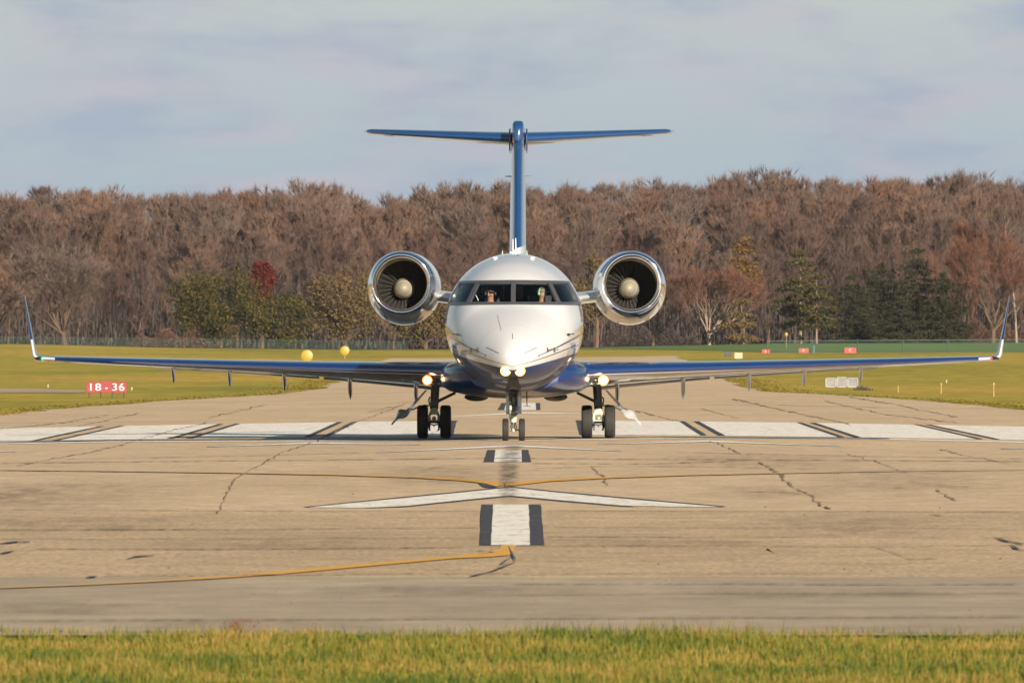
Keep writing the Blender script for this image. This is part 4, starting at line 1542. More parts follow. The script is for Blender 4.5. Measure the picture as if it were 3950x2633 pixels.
# bullet at the top of the fin: rounded block that narrows aft
rings = []
for (y, hw, zb_, zt) in ((17.35, 0.06, 5.98, 6.20), (17.42, 0.10, 5.92, 6.30), (17.6, 0.125, 5.88, 6.36), (18.2, 0.130, 5.86, 6.38), (19.5, 0.120, 5.88, 6.37), (20.6, 0.07, 5.98, 6.28), (21.0, 0.02, 6.08, 6.18)):
    ring = []
    for j in range(24):
        t = 2 * PI * j / 24
        c_, s_ = math.cos(t), math.sin(t)
        ring.append((hw * math.copysign(abs(c_) ** 0.45, c_), y, (zb_ + zt) / 2 + (zt - zb_) / 2 * math.copysign(abs(s_) ** 0.55, s_)))
    rings.append(ring)
MB().rings(rings, True).build('fin_cap', M['tail_blue'], jet, angle=60)
for sgn in (1, -1):
    rings = []
    for (x, yl, ch, z, th_) in ((0.10, 17.95, 2.0, 6.015, 0.270), (0.6, 18.2, 1.85, 6.040, 0.245), (1.5, 18.65, 1.5, 6.088, 0.200), (2.4, 19.1, 1.2, 6.138, 0.155), (3.0, 19.4, 1.0, 6.172, 0.120), (3.09, 19.55, 0.8, 6.18, 0.07)):
        rings.append([(x * sgn, yl + q * ch, z + t__ * th_ * 1.0) for q, t__, _ in AF])
    tp = MB().rings(rings, True, 0, mats=[(0 if (a_[2] == 'u' or a_[0] < 0.20) else 1) for a_ in AF]).build('tailplane', [M['tail_blue'], M['belly']], jet, angle=50)
    MB().tube([(3.08 * sgn, 19.7, 6.18), (3.16 * sgn, 19.9, 6.185)], [0.008, 0.003], 6).build('static_wick', M['probe'], tp)
    for xx in (2.45, 3.02):
        MB().tube([(xx * sgn, 20.2, 6.15), (xx * sgn, 20.5, 6.235)], [0.006, 0.003], 6).build('static_wick', M['probe'], tp)
    rings = []
    for (y, z0, z1) in ((17.9, 5.9, 6.1), (18.1, 5.76, 6.22), (19.6, 5.72, 6.24), (20.0, 5.85, 6.15)):
        rings.append([(0.158 * sgn, y, z0), (0.185 * sgn, y, z0 + 0.02), (0.185 * sgn, y, z1 - 0.02), (0.158 * sgn, y, z1)])
    mb = MB().rings(rings, True)
    mb.build('trim_plate', M['navy'], jet, angle=20)
    mb = MB().tube([(0.13 * sgn, 18.0, 5.25), (0.27 * sgn, 18.0, 5.247)], [0.014, 0.006], 8)
    mb.box((0.155 * sgn, 18.1, 5.25), (0.03, 0.3, 0.022))
    mb.build('fin_antenna', M['silver'] if sgn > 0 else M['dark_metal'], jet)

# landing gear ---------------------------------------------------------------


def tyre(parent, c, r, w_, name='tyre', grooves=3):
    prof = []
    hw = w_ / 2
    rs = r * 0.60
    prof += [(-hw * 0.72, rs), (-hw * 0.95, rs + (r - rs) * 0.30), (-hw, rs + (r - rs) * 0.55), (-hw * 0.93, rs + (r - rs) * 0.80), (-hw * 0.76, r * 0.978), (-hw * 0.55, r * 0.994)]
    for gi in range(grooves):
        gx = -hw * 0.42 + gi * hw * 0.84 / (grooves - 1)
        gw = hw * 0.045
        prof += [(gx - gw, r), (gx - gw * 0.8, r * 0.975), (gx + gw * 0.8, r * 0.975), (gx + gw, r)]
    prof += [(hw * 0.55, r * 0.994), (hw * 0.76, r * 0.978), (hw * 0.93, rs + (r - rs) * 0.80), (hw, rs + (r - rs) * 0.55), (hw * 0.95, rs + (r - rs) * 0.30), (hw * 0.72, rs)]
    t = MB().lathe(prof, c, 'X', 48).build(name, M['tyre'], parent, angle=35)
    return t


def hub(mb, c, r, w_):
    hw = w_ / 2
    mb.lathe([(-hw * 0.75, r * 0.6), (-hw * 0.6, r * 0.54), (-hw * 0.5, r * 0.5), (-hw * 0.45, 0.02), (hw * 0.45, 0.02), (hw * 0.5, r * 0.5), (hw * 0.6, r * 0.54), (hw * 0.75, r * 0.6)], c, 'X', 28, cap=True)


# nose gear
NGY = 3.15
ng = MB()
ng.tube([(0, NGY + 0.05, 1.15), (0, NGY, 0.52)], 0.042, 16)
ng.tube([(0, NGY, 0.53), (0, NGY, 0.50), (0, NGY, 0.36), (0, NGY, 0.345)], [0.062, 0.066, 0.064, 0.050], 18)
nose_gear = ng.build('nose_gear', M['strut'], jet)
MB().tube([(0, NGY, 0.36), (0, NGY, 0.21)], 0.026, 14).build('piston', M['chrome'], nose_gear)
MB().tube([(-0.13, NGY, 0.213), (0.13, NGY, 0.213)], 0.016, 10).ball((0, NGY - 0.01, 0.205), (0.05, 0.05, 0.048), 14).build('axle', M['strut'], nose_gear)
mb = MB()
for s_ in (-1, 1):
    mb.tube([(0.030 * s_, NGY - 0.09, 0.355), (0.052 * s_, NGY - 0.15, 0.28), (0.042 * s_, NGY - 0.06, 0.20)], 0.010, 8)
mb.build('torque_link', M['dark_metal'], nose_gear)
mb = MB()   # actuators, steering collar and hoses, each piece shaped
mb.tube([(-0.062, NGY - 0.06, 0.90), (-0.064, NGY - 0.06, 0.74)], 0.012, 8)
mb.tube([(0.045, NGY - 0.06, 0.92), (0.062, NGY - 0.06, 0.92), (0.064, NGY - 0.06, 0.72)], 0.013, 8)
mb.box((0, NGY - 0.08, 0.80), (0.070, 0.05, 0.085))
mb.ball((-0.062, NGY - 0.08, 0.63), (0.042, 0.04, 0.060), 12)
mb.ball((0.055, NGY - 0.08, 0.63), (0.045, 0.04, 0.060), 12)
mb.tube([(0.085, NGY - 0.09, 0.70), (0.10, NGY - 0.09, 0.64), (0.09, NGY - 0.09, 0.57)], 0.011, 8)
mb.tube([(-0.095, NGY - 0.07, 0.86), (-0.105, NGY - 0.07, 0.78), (-0.09, NGY - 0.07, 0.74)], 0.010, 8)
mb.box((0.0, NGY - 0.05, 0.535), (0.17, 0.06, 0.035))
mb.ball((0.03, NGY - 0.10, 0.575), 0.028, 10)
mb.ball((-0.07, NGY - 0.10, 0.55), 0.018, 10)
mb.build('steering_actuator', M['strut'], nose_gear)
mb = MB()
mb.tube([(-0.01, NGY - 0.12, 0.70), (0.02, NGY - 0.13, 0.64), (0.0, NGY - 0.13, 0.58), (-0.05, NGY - 0.12, 0.55)], 0.009, 8)
mb.tube([(-0.075, NGY - 0.08, 0.55), (-0.085, NGY - 0.10, 0.47), (-0.055, NGY - 0.09, 0.38), (-0.05, NGY - 0.08, 0.34)], 0.008, 8)
mb.tube([(-0.06, NGY - 0.08, 0.52), (0.0, NGY - 0.10, 0.505), (0.07, NGY - 0.08, 0.52)], 0.009, 8)
mb.build('hydraulic_hose', M['tyre'], nose_gear)
mb = MB()   # folding brace visible in the open bay
mb.box((0.0, 1.9, 1.16), (0.06, 0.04, 0.06))
for s_ in (-1, 1):
    mb.tube([(0.055 * s_, 1.75, 1.13), (0.03 * s_, 1.9, 1.02)], 0.010, 6)
    mb.tube([(0.06 * s_, 2.2, 1.07), (0.055 * s_, 2.4, 1.0)], 0.012, 6)
    mb.box((0.035 * s_, 2.0, 1.09), (0.02, 0.04, 0.05))
mb.box((0.0, 2.1, 1.03), (0.05, 0.05, 0.04))
mb.build('folding_brace', M['strut'], nose_gear)['kind'] = 'stuff'
MB().box((0, NGY + 0.1, 0.97), (0.24, 0.5, 0.09)).build('bay_frame', M['dark_metal'], nose_gear)
MB().box((0, NGY + 0.40, 0.80), (0.28, 0.02, 0.36)).build('dark_backing', M['navy'], nose_gear)  # added dark plate that paints the shade between the gear doors
for s_ in (-1, 1):
    mb = MB()
    ya_, yb_ = NGY - 0.40, NGY + 0.45
    xa_, xb_ = 0.093 * s_, 0.150 * s_
    tp = 0.016 * s_
    vs = []
    for z in (0.985, 0.60, 0.518):
        dz = 0.0
        for (x, y) in ((xa_, ya_), (xb_, yb_), (xb_ - tp, yb_), (xa_ - tp, ya_)):
            vs.append((x, y + (0.0 if z > 0.55 else (0.02 if y == ya_ else -0.05)), z))
    fs = []
    for r_ in range(2):
        for j in range(4):
            fs.append((r_ * 4 + j, r_ * 4 + (j + 1) % 4, (r_ + 1) * 4 + (j + 1) % 4, (r_ + 1) * 4 + j))
    fs += [(3, 2, 1, 0), (8, 9, 10, 11)]
    mb.add(vs, fs)
    mb.build('gear_door', M['blue'], nose_gear, smooth=False)
for s_ in (-1, 1):
    t = tyre(nose_gear, (0.158 * s_, NGY, 0.2155), 0.2155, 0.118)
    mb = MB()
    hub(mb, (0.158 * s_, NGY, 0.2155), 0.2155, 0.118)
    mb.build('wheel_rim', M['rim'], nose_gear)

# main gear
MGY = 11.45
for s_ in (-1, 1):
    cx_ = 1.625 * s_
    mb = MB()
    mb.tube([(cx_ - 0.03 * s_, MGY + 0.05, 1.10), (cx_, MGY, 0.60), (cx_, MGY, 0.56)], [0.088, 0.085, 0.07], 18)
    mb.tube([(cx_ + 0.085 * s_, MGY - 0.03, 0.82), (cx_ + 0.105 * s_, MGY - 0.04, 0.76), (cx_ + 0.09 * s_, MGY - 0.03, 0.66)], 0.014, 8)
    mb.box((cx_, MGY - 0.05, 0.70), (0.14, 0.12, 0.12))
    gear = mb.build('main_gear', M['dark_metal'], jet, angle=40)
    # pale axle yoke
    mb = MB()
    outer = [(-0.045, 0.60), (0.045, 0.60), (0.075, 0.545), (0.105, 0.48), (0.118, 0.40), (0.105, 0.335), (-0.105, 0.335), (-0.118, 0.40), (-0.105, 0.48), (-0.075, 0.545)]
    inner = [(-0.02, 0.47), (0.02, 0.47), (0.05, 0.465), (0.066, 0.45), (0.070, 0.42), (0.060, 0.36), (-0.060, 0.36), (-0.070, 0.42), (-0.066, 0.45), (-0.05, 0.465)]
    for (A_, B_, y0) in ((outer, inner, MGY - 0.13),):
        n = len(A_)
        vs = [(cx_ + p[0], y0, p[1]) for p in A_] + [(cx_ + p[0], y0, p[1]) for p in B_]
        vs += [(x, y + 0.16, z) for x, y, z in vs]
        fs = []
        for j in range(n):
            q = (j + 1) % n
            fs += [(j, q, n + q, n + j), (2 * n + j, 3 * n + j, 3 * n + q, 2 * n + q), (j, 2 * n + j, 2 * n + q, q), (n + j, n + q, 3 * n + q, 3 * n + j)]
        mb.add(vs, fs)
    mb.ball((cx_, MGY - 0.10, 0.395), (0.042, 0.06, 0.040), 14)
    mb.build('axle_yoke', M['strut'], gear, angle=30, bevel=0.006)
    mb = MB().tube([(cx_ - 0.25, MGY, 0.33), (cx_ + 0.25, MGY, 0.33)], 0.035, 14)
    for q in (-1, 1):
        mb.lathe([(-0.03, 0.10), (-0.02, 0.125), (0.03, 0.125), (0.035, 0.10)], (cx_ + 0.105 * q, MGY, 0.33), 'X', 20, cap=True)
        mb.tube([(cx_ + 0.125 * q, MGY - 0.10, 0.56), (cx_ + 0.14 * q, MGY - 0.13, 0.48), (cx_ + 0.12 * q, MGY - 0.14, 0.40), (cx_ + 0.135 * q, MGY - 0.13, 0.32), (cx_ + 0.09 * q, MGY - 0.14, 0.27)], 0.010, 8)
        mb.box((cx_ + 0.095 * q, MGY - 0.05, 0.20), (0.035, 0.06, 0.10), Matrix.Rotation(0.25 * q, 3, 'Y'))
    mb.tube([(cx_ - 0.10, MGY - 0.13, 0.285), (cx_, MGY - 0.14, 0.262), (cx_ + 0.10, MGY - 0.13, 0.285)], 0.014, 8)
    mb.tube([(cx_, MGY - 0.13, 0.27), (cx_, MGY - 0.13, 0.225)], 0.010, 8)
    mb.build('brake', M['dark_metal'], gear)
    for q in (-1, 1):
        wx = cx_ + 0.2275 * q
        tyre(gear, (wx, MGY, 0.3285), 0.3285, 0.215)
        mb = MB()
        hub(mb, (wx, MGY, 0.3285), 0.3285, 0.215)
        mb.build('wheel_rim', M['rim'], gear)
    # side brace
    MB().tube([(cx_ - 0.05 * s_, MGY - 0.05, 0.72), (cx_ - 0.42 * s_, MGY - 0.05, 0.90)], 0.030, 10).tube([(cx_ - 0.05 * s_, MGY - 0.10, 0.735), (cx_ - 0.44 * s_, MGY - 0.10, 0.915)], 0.012, 8).build('side_brace', M['dark_metal'], gear)
    MB().tube([(cx_ + 0.09 * s_, MGY - 0.05, 0.645), (cx_ + 0.20 * s_, MGY - 0.02, 0.655), (cx_ + 0.36 * s_, MGY, 0.60), (cx_ + 0.42 * s_, MGY + 0.02, 0.565), (cx_ + 0.47 * s_, MGY + 0.02, 0.585)], 0.014, 8).build('door_link', M['dark_metal'], gear)
    # hinged door: narrow arm that widens into a twisted panel
    rows = [((1.765, 0.955), (1.800, 0.955)), ((1.88, 0.815), (1.925, 0.822)), ((1.985, 0.70), (2.035, 0.715)), ((2.055, 0.60), (2.11, 0.615)), ((2.115, 0.50), (2.19, 0.56)), ((2.165, 0.435), (2.285, 0.575)), ((2.23, 0.402), (2.335, 0.560)), ((2.33, 0.392), (2.375, 0.45)), ((2.385, 0.35), (2.41, 0.375)), ((2.45, 0.275), (2.475, 0.285))]
    A_, B_ = [], []
    for i_, (lo_, hi_) in enumerate(rows):
        t = i_ / (len(rows) - 1)
        row0 = []
        for kx in range(4):
            u_ = kx / 3
            x = lo_[0] * (1 - u_) + hi_[0] * u_
            z = lo_[1] * (1 - u_) + hi_[1] * u_
            y = MGY - 0.15 + 0.35 * t + 0.45 * u_ * math.sin(PI * t)
            row0.append((x, y, z))
        A_.append(row0)
    vs = [(p[0] * s_, p[1], p[2]) for r_ in A_ for p in r_] + [(p[0] * s_, p[1] + 0.012, p[2] - 0.012) for r_ in A_ for p in r_]
    n = len(vs) // 2
    fs = []
    for i_ in range(len(rows) - 1):
        for kx in range(3):
            a_ = i_ * 4 + kx
            fs += [(a_, a_ + 1, a_ + 5, a_ + 4), (n + a_, n + a_ + 4, n + a_ + 5, n + a_ + 1)]
        fs += [(i_ * 4, i_ * 4 + 4, n + i_ * 4 + 4, n + i_ * 4), (i_ * 4 + 3, n + i_ * 4 + 3, n + i_ * 4 + 7, i_ * 4 + 7)]
    fs += [(0, n, n + 1, 1), (1, n + 1, n + 2, 2), (2, n + 2, n + 3, 3)]
    e_ = (len(rows) - 1) * 4
    fs += [(e_ + j, e_ + j + 1, n + e_ + j + 1, n + e_ + j) for j in range(3)]
    MB().add(vs, fs).build('gear_door', M['white'], gear, angle=50)

# ------------------------------------------------------------------ the pilots


def skinned(name, joints, edges, radii, mat, parent, sub=2):
    me = bpy.data.meshes.new(name)
    me.from_pydata(joints, edges, [])
    me.materials.append(mat)
    o = bpy.data.objects.new(name, me)
    COL.objects.link(o)
    o.parent = parent
    sm = o.modifiers.new('skin', 'SKIN')
    if not me.skin_vertices:
        me.attributes.new('skin_vertex', 'FLOAT', 'POINT') if False else None
    lay = me.skin_vertices[0] if len(me.skin_vertices) else None
    if lay is None:
        bpy.context.view_layer.objects.active = o
        o.select_set(True)
        bpy.ops.mesh.customdata_skin_add()
        o.select_set(False)
        lay = me.skin_vertices[0]
    for i_, r_ in enumerate(radii):
        lay.data[i_].radius = (r_, r_) if isinstance(r_, (int, float)) else r_
    lay.data[0].use_root = True
    sm.use_smooth_shade = True
    ss = o.modifiers.new('sub', 'SUBSURF')
    ss.levels = sub
    ss.render_levels = sub
    return o


def person(label, x, y, zseat, headturn, jacket, capmat, headset, hair):
    root = empty('person', jet.matrix_basis @ Vector((x, y, zseat)), HEAD)
    tag(root, label, 'person', None)
    J = [(0, 0.02, 0.12), (0, 0.04, 0.30), (0, 0.02, 0.48), (0, 0.0, 0.60), (0, -0.01, 0.67), (0, -0.02, 0.76), (0, -0.02, 0.84)]
    R = [(0.15, 0.12), (0.15, 0.11), (0.17, 0.11), (0.09, 0.07), (0.052, 0.055), (0.075, 0.088), (0.078, 0.092)]
    E = [(i_, i_ + 1) for i_ in range(6)]
    for s_ in (-1, 1):
        b_ = len(J)
        J += [(0.17 * s_, 0.02, 0.54), (0.24 * s_, -0.02, 0.32), (0.18 * s_, -0.28, 0.26), (0.16 * s_, -0.36, 0.27)]
        R += [0.062, 0.048, 0.036, (0.034, 0.018)]
        E += [(2, b_), (b_, b_ + 1), (b_ + 1, b_ + 2), (b_ + 2, b_ + 3)]
        for f_ in range(4):
            q = len(J)
            fx = 0.16 * s_ + (f_ - 1.5) * 0.022
            L_ = (0.03, 0.036, 0.034, 0.026)[f_]
            J += [(fx, -0.37 - L_, 0.272), (fx, -0.385 - L_, 0.245)]
            R += [0.009, 0.008]
            E += [(b_ + 3, q), (q, q + 1)]
        q = len(J)
        J += [(0.16 * s_ - 0.045 * s_, -0.35, 0.262), (0.16 * s_ - 0.055 * s_, -0.385, 0.255)]
        R += [0.010, 0.009]
        E += [(b_ + 3, q), (q, q + 1)]
        b2 = len(J)
        J += [(0.10 * s_, -0.05, 0.06), (0.13 * s_, -0.42, 0.08), (0.13 * s_, -0.50, -0.20)]
        R += [0.085, 0.062, 0.045]
        E += [(0, b2), (b2, b2 + 1), (b2 + 1, b2 + 2)]
    # nose of the face, turned with the head
    ct_, st2 = math.cos(headturn), math.sin(headturn)
    q = len(J)
    J += [(0.095 * st2, -0.02 - 0.095 * ct_, 0.775)]
    R += [0.014]
    E += [(5, q)]
    body_ = skinned('body', J, E, R, M['skin'], root)
    # clothes: jacket over trunk and arms
    J2 = J[:4] + [J[7], J[8], (0.19, -0.22, 0.275), J[7 + 4 + 10 + 3], J[7 + 4 + 10 + 3 + 1], (-0.19, -0.22, 0.275)]
    J2[4:] = [(0.17, 0.02, 0.54), (0.24, -0.02, 0.32), (0.19, -0.24, 0.27), (-0.17, 0.02, 0.54), (-0.24, -0.02, 0.32), (-0.19, -0.24, 0.27)]
    R2 = [(0.165, 0.13), (0.165, 0.125), (0.19, 0.125), (0.10, 0.08), 0.075, 0.060, 0.048, 0.075, 0.060, 0.048]
    E2 = [(0, 1), (1, 2), (2, 3), (2, 4), (4, 5), (5, 6), (2, 7), (7, 8), (8, 9)]
    skinned('jacket', J2, E2, R2, M[jacket], root)
    H = Vector((0, -0.02, 0.80))
    Rm = Matrix.Rotation(headturn, 3, 'Z')

    def hp(v):
        return H + Rm @ Vector(v)
    mb = MB()
    for s_ in (-1, 1):
        MB().ball(hp((0.033 * s_, -0.088, 0.0)), 0.012, 8).build('eye', M['eye'], root)
    mb.box(hp((0, -0.090, -0.055)), (0.045, 0.012, 0.008), Rm)
    mb.build('mouth', M['eye'], root)
    # hair / cap as a dome over the skull
    mb = MB()
    rings = []
    for i_ in range(6):
        ph = PI / 2 * i_ / 5
        rings.append([hp((0.088 * math.cos(ph) * math.cos(t), 0.006 + 0.106 * math.cos(ph) * math.sin(t), 0.022 + 0.075 * math.sin(ph))) for t in [2 * PI * j / 20 for j in range(20)]])
    mb.rings(rings, True)
    if capmat == 'cap':
        br = []
        for j in range(9):
            t = PI + PI * j / 8
            br.append((hp((0.085 * math.cos(t), 0.10 * math.sin(t), 0.030)), hp((0.075 * math.cos(t), 0.10 * math.sin(t) - 0.07 * abs(math.sin(t)), 0.016))))
        vs = [p for a_, b_ in br for p in (a_, b_)] + [p + Vector((0, 0, 0.006)) for a_, b_ in br for p in (a_, b_)]
        n = len(vs) // 2
        fs = []
        for j in range(8):
            a_ = 2 * j
            fs += [(a_, a_ + 1, a_ + 3, a_ + 2), (n + a_, n + a_ + 2, n + a_ + 3, n + a_ + 1), (a_ + 1, n + a_ + 1, n + a_ + 3, a_ + 3)]
        mb.add(vs, fs)
    mb.build('cap' if capmat == 'cap' else 'hair', M[capmat], root)
    mb = MB()
    arc = [hp((0.098 * math.cos(t), 0.01, 0.0 + 0.115 * math.sin(t))) for t in [PI * j / 14 for j in range(15)]]
    mb.tube(arc, 0.010, 8)
    for s_ in (-1, 1):
        mb.ball(hp((0.095 * s_, 0.01, -0.012)), (0.028, 0.036, 0.042), 12)
    mb.tube([hp((-0.09, -0.01, -0.03)), hp((-0.075, -0.07, -0.06)), hp((-0.02, -0.11, -0.06))], 0.005, 6)
    mb.build('headset', M[headset], root)
    return root


person('pilot in a dark cap and black jacket behind the left half of the windshield', -0.445, 3.22, 2.04, 0.12, 'shirt_dark', 'hair', 'headset_dark', True)
person('pilot in olive cap and pale green headset behind the right half of the windshield', 0.55, 3.22, 2.045, 0.95, 'shirt_grey', 'cap', 'headset', True)

# ------------------------------------------------------------------ foreground grass


def blades(name, n, x0, x1, y0, y1, h0, h1, w, edge=None, mat='blades', clump=0.75):
    bx_ = RNG.uniform(x0, x1, n)
    by_ = RNG.uniform(y0, y1, n)
    # gather blades into tufts
    nc = max(4, n // 14)
    cxs, cys = RNG.uniform(x0, x1, nc), RNG.uniform(y0, y1, nc)
    pick = RNG.integers(0, nc, n)
    mk = RNG.random(n) < clump
    bx_[mk] = cxs[pick[mk]] + RNG.normal(0, 0.045, mk.sum())
    by_[mk] = cys[pick[mk]] + RNG.normal(0, 0.03, mk.sum())
    if edge is not None:
        keep = by_ < edge(bx_)
        bx_, by_ = bx_[keep], by_[keep]
    n = len(bx_)
    h = RNG.uniform(h0, h1, n) * RNG.choice([1, 1, 1, 1.25, 1.7], n, p=[.3, .3, .3, .08, .02])
    # taller and shorter patches
    h *= 0.85 + 0.3 * np.sin(bx_ * 1.7 + 0.6 * np.sin(by_)) * np.sin(bx_ * 0.63 + by_ * 0.4)
    ang = RNG.uniform(0, 2 * PI, n)
    lean = RNG.normal(0, 0.30, n) * h
    ldir = RNG.uniform(0, 2 * PI, n)
    wx, wy = np.cos(ang) * w, np.sin(ang) * w
    lx_, ly_ = np.cos(ldir) * lean, np.sin(ldir) * lean
    z0 = gz(bx_, by_) - 0.03
    P = np.zeros((n, 5, 3))
    P[:, 0] = np.stack([bx_ - wx, by_ - wy, z0], 1)
    P[:, 1] = np.stack([bx_ + wx, by_ + wy, z0], 1)
    P[:, 2] = np.stack([bx_ + wx * 0.75 + lx_ * 0.35, by_ + wy * 0.75 + ly_ * 0.35, z0 + h * 0.55], 1)
    P[:, 3] = np.stack([bx_ - wx * 0.75 + lx_ * 0.35, by_ - wy * 0.75 + ly_ * 0.35, z0 + h * 0.55], 1)
    P[:, 4] = np.stack([bx_ + lx_, by_ + ly_, z0 + h], 1)
    b_ = np.arange(n)[:, None] * 5
    T = np.concatenate([b_ + np.array([[0, 1, 2]]), b_ + np.array([[0, 2, 3]]), b_ + np.array([[3, 2, 4]])], 0)
    o = mesh_np(name, P.reshape(-1, 3), T, M[mat])
    return tag(o, kind='stuff', cat='grass')


edge_f = lambda x: 97.0 + 0.35 * np.sin(x * 1.3) + 0.25 * np.sin(x * 3.1 + 1) - 0.10 * x
o = blades('grass', 190000, -7.5, 7.5, 78, 100.0, 0.03, 0.085, 0.0045, edge_f)
o['label'] = 'green and golden grass along the near edge of the asphalt'
o = blades('grass_tufts', 5000, -7.5, 7.5, 95.4, 98.0, 0.06, 0.13, 0.0035, lambda x: edge_f(x) + 0.3)
o['label'] = 'taller blades sticking up at the verge'


def edge_tufts(name, Ex, Ey, n, spread, h0, h1, label, inward):
    ys_ = RNG.uniform(Ey.min(), min(Ey.max(), 760), n)
    xs_ = np.interp(ys_, Ey, Ex) + inward * np.abs(RNG.normal(0, spread, n)) - inward * 0.15
    h = RNG.uniform(h0, h1, n)
    w = RNG.uniform(0.02, 0.06, n)
    z0 = gz(xs_, ys_) - 0.03
    P = np.zeros((n, 3, 3))
    P[:, 0] = np.stack([xs_ - w, ys_, z0], 1)
    P[:, 1] = np.stack([xs_ + w, ys_ + RNG.normal(0, 0.02, n), z0], 1)
    P[:, 2] = np.stack([xs_ + RNG.normal(0, 0.05, n), ys_ + RNG.normal(0, 0.05, n), z0 + h], 1)
    o_ = mesh_np(name, P.reshape(-1, 3), np.arange(3 * n).reshape(-1, 3), M['verge'])
    tag(o_, label, 'grass', kind='stuff')


edge_tufts('verge_grass', EL[:, 0], EL[:, 1], 6000, 1.0, 0.015, 0.05, 'ragged grass edge along the left side of the runway', -1)
edge_tufts('verge_grass', ER[:, 0][::1], ER[:, 1], 6000, 1.0, 0.015, 0.05, 'ragged grass edge along the right side of the runway', 1)

# a dry leaf on the pavement and a reddish weed at the verge
lx0, ly0 = g(2965, 2134)
mb = MB().add([(lx0 - 0.045, ly0, 0.002), (lx0 - 0.01, ly0 - 0.03, 0.045), (lx0 + 0.045, ly0, 0.006), (lx0 - 0.02, ly0 + 0.04, 0.03), (lx0 - 0.01, ly0, 0.05)], [(0, 1, 4), (1, 2, 4), (2, 3, 4), (3, 0, 4)])
lf = mb.build('leaf', M['leaf_dry'])
tag(lf, 'curled rust brown leaf lying on the coarse pavement right of centre', 'leaf')
wx0, wy0 = g(920, 2440)
mb = MB()
for j in range(22):
    a_ = random.uniform(0, 2 * PI)
    L_ = random.uniform(0.03, 0.07)
    b0 = Vector((wx0 + random.gauss(0, 0.04), wy0 + random.gauss(0, 0.04), 0))
    t1 = b0 + Vector((math.cos(a_) * L_, math.sin(a_) * L_, random.uniform(0.03, 0.075)))
    mb.tube([b0, t1], [0.003, 0.001], 3)
    mb.add([t1, t1 + Vector((0.02, 0.0, 0.008)), t1 + Vector((0.01, 0.0, 0.02))], [(0, 1, 2)])
o = mb.build('weed', M['leaf_dry'], smooth=False)
tag(o, 'small reddish dry weed on the asphalt edge at the left verge', 'weed')

# ------------------------------------------------------------------ signs and markers


def letters(root, text, size, cx0, cz0, yf, mat, spacing=1.0, depth=0.01, name='lettering', xscale=1.0):
    cu = bpy.data.curves.new('lettering', 'FONT')
    cu.body = text
    cu.size = size
    cu.align_x = 'CENTER'
    cu.align_y = 'CENTER'
    cu.extrude = depth
    cu.space_character = spacing
    tmp = bpy.data.objects.new('tmp_text', cu)
    COL.objects.link(tmp)
    dg = bpy.context.evaluated_depsgraph_get()
    dg.update()
    me = bpy.data.meshes.new_from_object(tmp.evaluated_get(dg))
    bpy.data.objects.remove(tmp)
    me.name = name
    me.materials.clear()
    me.materials.append(mat)
    o_ = bpy.data.objects.new(name, me)
    COL.objects.link(o_)
    o_.parent = root
    o_.location = (cx0, yf, cz0)
    o_.rotation_euler = (PI / 2, 0, 0)
    o_.scale = (xscale, 1, 1)
    return o_


def sign_at(px, py_base):
    x, y = g(px, py_base)
    return x, y, float(gz(x, y)) - 0.03, FPX / y


# large red sign at the left edge of the runway
x, y, z, ppm = sign_at(411, 1532)
W, H_ = 158 / ppm, 43 / ppm
bz = 20 / ppm
rs = empty('runway_sign', (x, y, z))
tag(rs, 'long red sign with white characters on the grass left of the runway', 'sign')
w3 = W / 3
for j in range(3):
    MB().box((-W / 2 + w3 * (j + 0.5), 0, bz + H_ / 2 + (0.015 if j == 1 else 0)), (w3 * 0.985, 0.16, H_ * (1.06 if j == 1 else 0.97))).build('sign_panel', M['sign_red'], rs, smooth=False, bevel=0.008)
letters(rs, '18', H_ * 0.92, -w3 * 0.88, bz + H_ / 2, -0.092, M['sign_white'], 1.1, name='lettering', xscale=1.3)
letters(rs, '-', H_ * 0.9, 0.0, bz + H_ / 2, -0.092, M['sign_white'], name='lettering')
letters(rs, '36', H_ * 0.92, w3 * 0.85, bz + H_ / 2, -0.092, M['sign_white'], 1.05, name='lettering', xscale=1.3)
for j in range(4):
    MB().tube([(-W / 2 + 0.12 + j * (W - 0.24) / 3, 0, -0.05), (-W / 2 + 0.12 + j * (W - 0.24) / 3, 0, bz + 0.01)], 0.02, 8).build('leg', M['dark_metal'], rs)

for (px, pyt, pyb, dpx, lab) in ((1184, 1347, 1402, 46, 'round yellow marker on a stake, larger and nearer of two left of the jet'), (1330, 1332, 1382, 36, 'round yellow marker on a stake, smaller and farther of two left of the jet')):
    x, y, z, ppm = sign_at(px, pyb)
    r_ = dpx / 2 / ppm
    zc_ = z + (pyb - pyt) / ppm - r_
    rt = empty('round_marker', (x, y, z))
    tag(rt, lab, 'marker')
    MB().lathe([(-0.03, 0.01), (-0.03, r_ * 0.9), (-0.01, r_), (0.02, r_), (0.03, r_ * 0.9), (0.03, 0.01)], (0, 0, zc_ - z), 'Y', 28, cap=True).build('disc', M['sign_yellow'], rt)
    MB().tube([(0, 0.04, 0), (0, 0.04, zc_ - z)], 0.03, 8).build('post', M['post_yellow'], rt)

